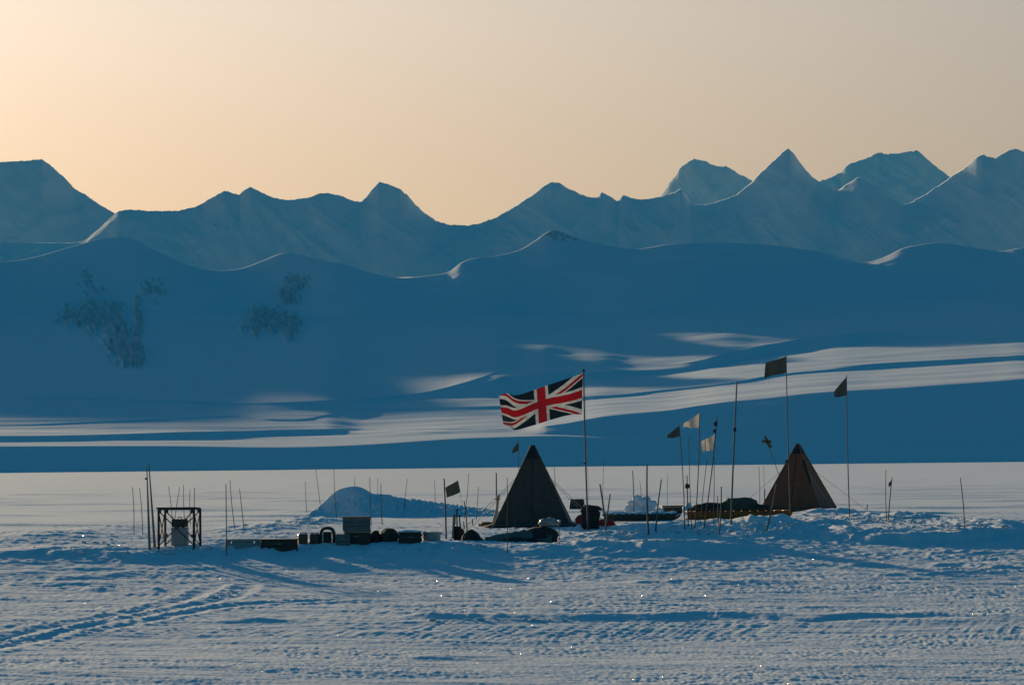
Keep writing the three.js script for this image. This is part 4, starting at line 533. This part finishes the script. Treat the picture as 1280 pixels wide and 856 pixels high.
// ---- snow mound, block heap, loose lumps
{
  const D = 124, S = D / F, c = atDepth(505, 646, D), o = new THREE.Vector3(c.x, 0, c.z), X = (px) => atDepth(px, 640, D).x - o.x;
  const topY = smooth([[370, 650], [386, 640], [397, 632], [406, 625], [416, 616], [424, 611], [434, 608], [444, 607], [452, 608.5], [460, 612.5], [466, 616], [476, 616.5], [486, 617.5], [500, 621], [520, 623], [545, 627], [570, 630], [600, 634.5], [625, 640], [640, 645], [655, 652]]);
  const nx = 230, nz = 90, g = gridGeo(nx, nz, (i, j, v) => {
    const px = lerp(366, 655, i / (nx - 1)), s = j / (nz - 1), z = lerp(-3.4, 5.2, s), y0 = atDepth(px, topY(px) + 1.2 * n2(px / 5, 3) * sstep(470, 500, px), D).y; 
    const dome = Math.exp(-(((px - 440) / 34) ** 2)), f = z < 0 ? 1 - Math.pow(-z / 3.4, 1.7) : Math.pow(Math.max(0, 1 - z / lerp(1.6, 4.6, sstep(415, 480, px))), lerp(1.9, 1.35, sstep(415, 480, px)));
    const x = X(px), rg = (0.12 + 0.06 * sstep(460, 520, px)) * (0.8 * n2(x / 0.8, z / 0.7) + 0.5 * m2(x / 0.3, z / 0.28)) * Math.sin(Math.PI * clamp(f));
    v.set(x, Math.max(0, y0) * f + rg - 0.03 - 0.25 * (1 - sstep(0, 0.06, f)), z);
  });
  const m = thing('snow_mound', 'long rounded bank of piled snow behind the row of crates', 'snow mound', [o.x, 0, o.z]); part('snow_bank', g, snowMat, m);
  const hp = hit(803, 643), s2 = -hp.z / F, k = thing('snow_block_heap', 'heap of cut snow blocks beyond the long olive sledge', 'snow blocks', hp.toArray());
  for (const [px, py, w, h] of [[788, 638, 12, 9], [799, 639, 14, 10], [812, 639, 13, 9], [823, 640, 11, 6], [793, 631, 13, 9], [806, 630, 14, 10], [815, 633, 11, 9], [797, 624.5, 9, 7], [809, 625, 8, 6], [786, 643, 9, 6]]) { const q = lump(w / 2 * s2 * 1.25, h / 2 * s2 * 1.25, w / 2 * s2, 0.16, px, -1, 2, 1.1); const P = q.attributes.position; q.translate((px - 803) * s2, (643 - py) * s2 - h * s2 * 0.4, (rand() - 0.5) * 0.35); part('snow_block', q, snowMat, k); }
}
{ // loose chunks of broken snow round the camp
  const src = [0, 1, 2, 3].map((s) => lump(1, 0.7, 1, 0.32, s * 13 + 1, -0.5, 1, 1.2)), spots = [[1110, 650, 130, 12, 150], [1040, 648, 60, 10, 90], [960, 660, 90, 12, 90], [860, 662, 90, 12, 80], [770, 668, 80, 14, 60], [1200, 660, 90, 8, 60], [560, 684, 120, 10, 60], [330, 684, 110, 10, 60], [225, 690, 60, 8, 50], [380, 652, 70, 10, 50], [120, 685, 120, 25, 40], [640, 776, 140, 4, 30], [290, 745, 50, 16, 10]];
  const list = []; for (const [cx, cy, rx, ry, n] of spots) for (let k = 0; k < n; k++) { const g1 = (rand() + rand() + rand()) / 1.5 - 1, g2 = (rand() + rand() + rand()) / 1.5 - 1, p = hit(cx + g1 * rx, Math.max(cy + g2 * ry, 636)); list.push([p, lerp(0.02, 0.085, rand() ** 3) * lerp(0.5, 1, sstep(40, 80, -p.z))]); }
  const geos = list.map(([p, s], i) => { const g = src[i % 4].clone(); g.rotateY(rand() * 6); g.scale(s * (0.8 + rand() * 0.8), s * 0.8, s); g.translate(p.x, p.y - s * 0.12, p.z); return g; });
  const m = new THREE.Mesh(mergeGeometries(geos), snowMat); m.name = 'snow_chunks'; m.castShadow = m.receiveShadow = true; m.userData = { kind: 'stuff', label: 'loose chunks of broken snow scattered round the camp', category: 'snow' }; scene.add(m);
}


{ // loose ice crystals lying on the crust, turned every way
  const N = 80000, pos = new Float32Array(N * 12), idx = new Uint32Array(N * 6), r = rng(77), n = new THREE.Vector3(), t = new THREE.Vector3(), b = new THREE.Vector3();
  for (let k = 0; k < N; k++) {
    const d = 46 * Math.pow(105 / 46, r()), a = (r() * 2 - 1) * 10.5 * R, x = Math.sin(a) * d, z = -Math.cos(a) * d, y = groundH(x, z) + 0.006, c = r(), ph = r() * 6.2832, q = Math.sqrt(1 - c * c), s = 0.002 + 0.004 * r() ** 4;
    n.set(q * Math.cos(ph), c, q * Math.sin(ph)); t.set(n.y, -n.x, 0.3).cross(n).normalize(); b.crossVectors(n, t);
    [[-1, -1], [1, -1], [1, 1], [-1, 1]].forEach(([i, j], m) => { pos[k * 12 + m * 3] = x + s * (i * t.x + j * b.x); pos[k * 12 + m * 3 + 1] = y + s * (i * t.y + j * b.y); pos[k * 12 + m * 3 + 2] = z + s * (i * t.z + j * b.z); });
    [0, 1, 2, 0, 2, 3].forEach((v, m) => { idx[k * 6 + m] = k * 4 + v; });
  }
  const g = new THREE.BufferGeometry(); g.setAttribute('position', new THREE.BufferAttribute(pos, 3)); g.setIndex(new THREE.BufferAttribute(idx, 1)); g.computeVertexNormals();
  const m = new THREE.Mesh(g, std(0.8, 0.84, 0.88, 0.22)); m.name = 'ice_crystals'; m.receiveShadow = true; m.castShadow = true; m.userData = { kind: 'stuff', label: 'tiny ice crystals sparkling on the snow crust', category: 'ice' }; scene.add(m);
}

renderer.render(scene, camera);
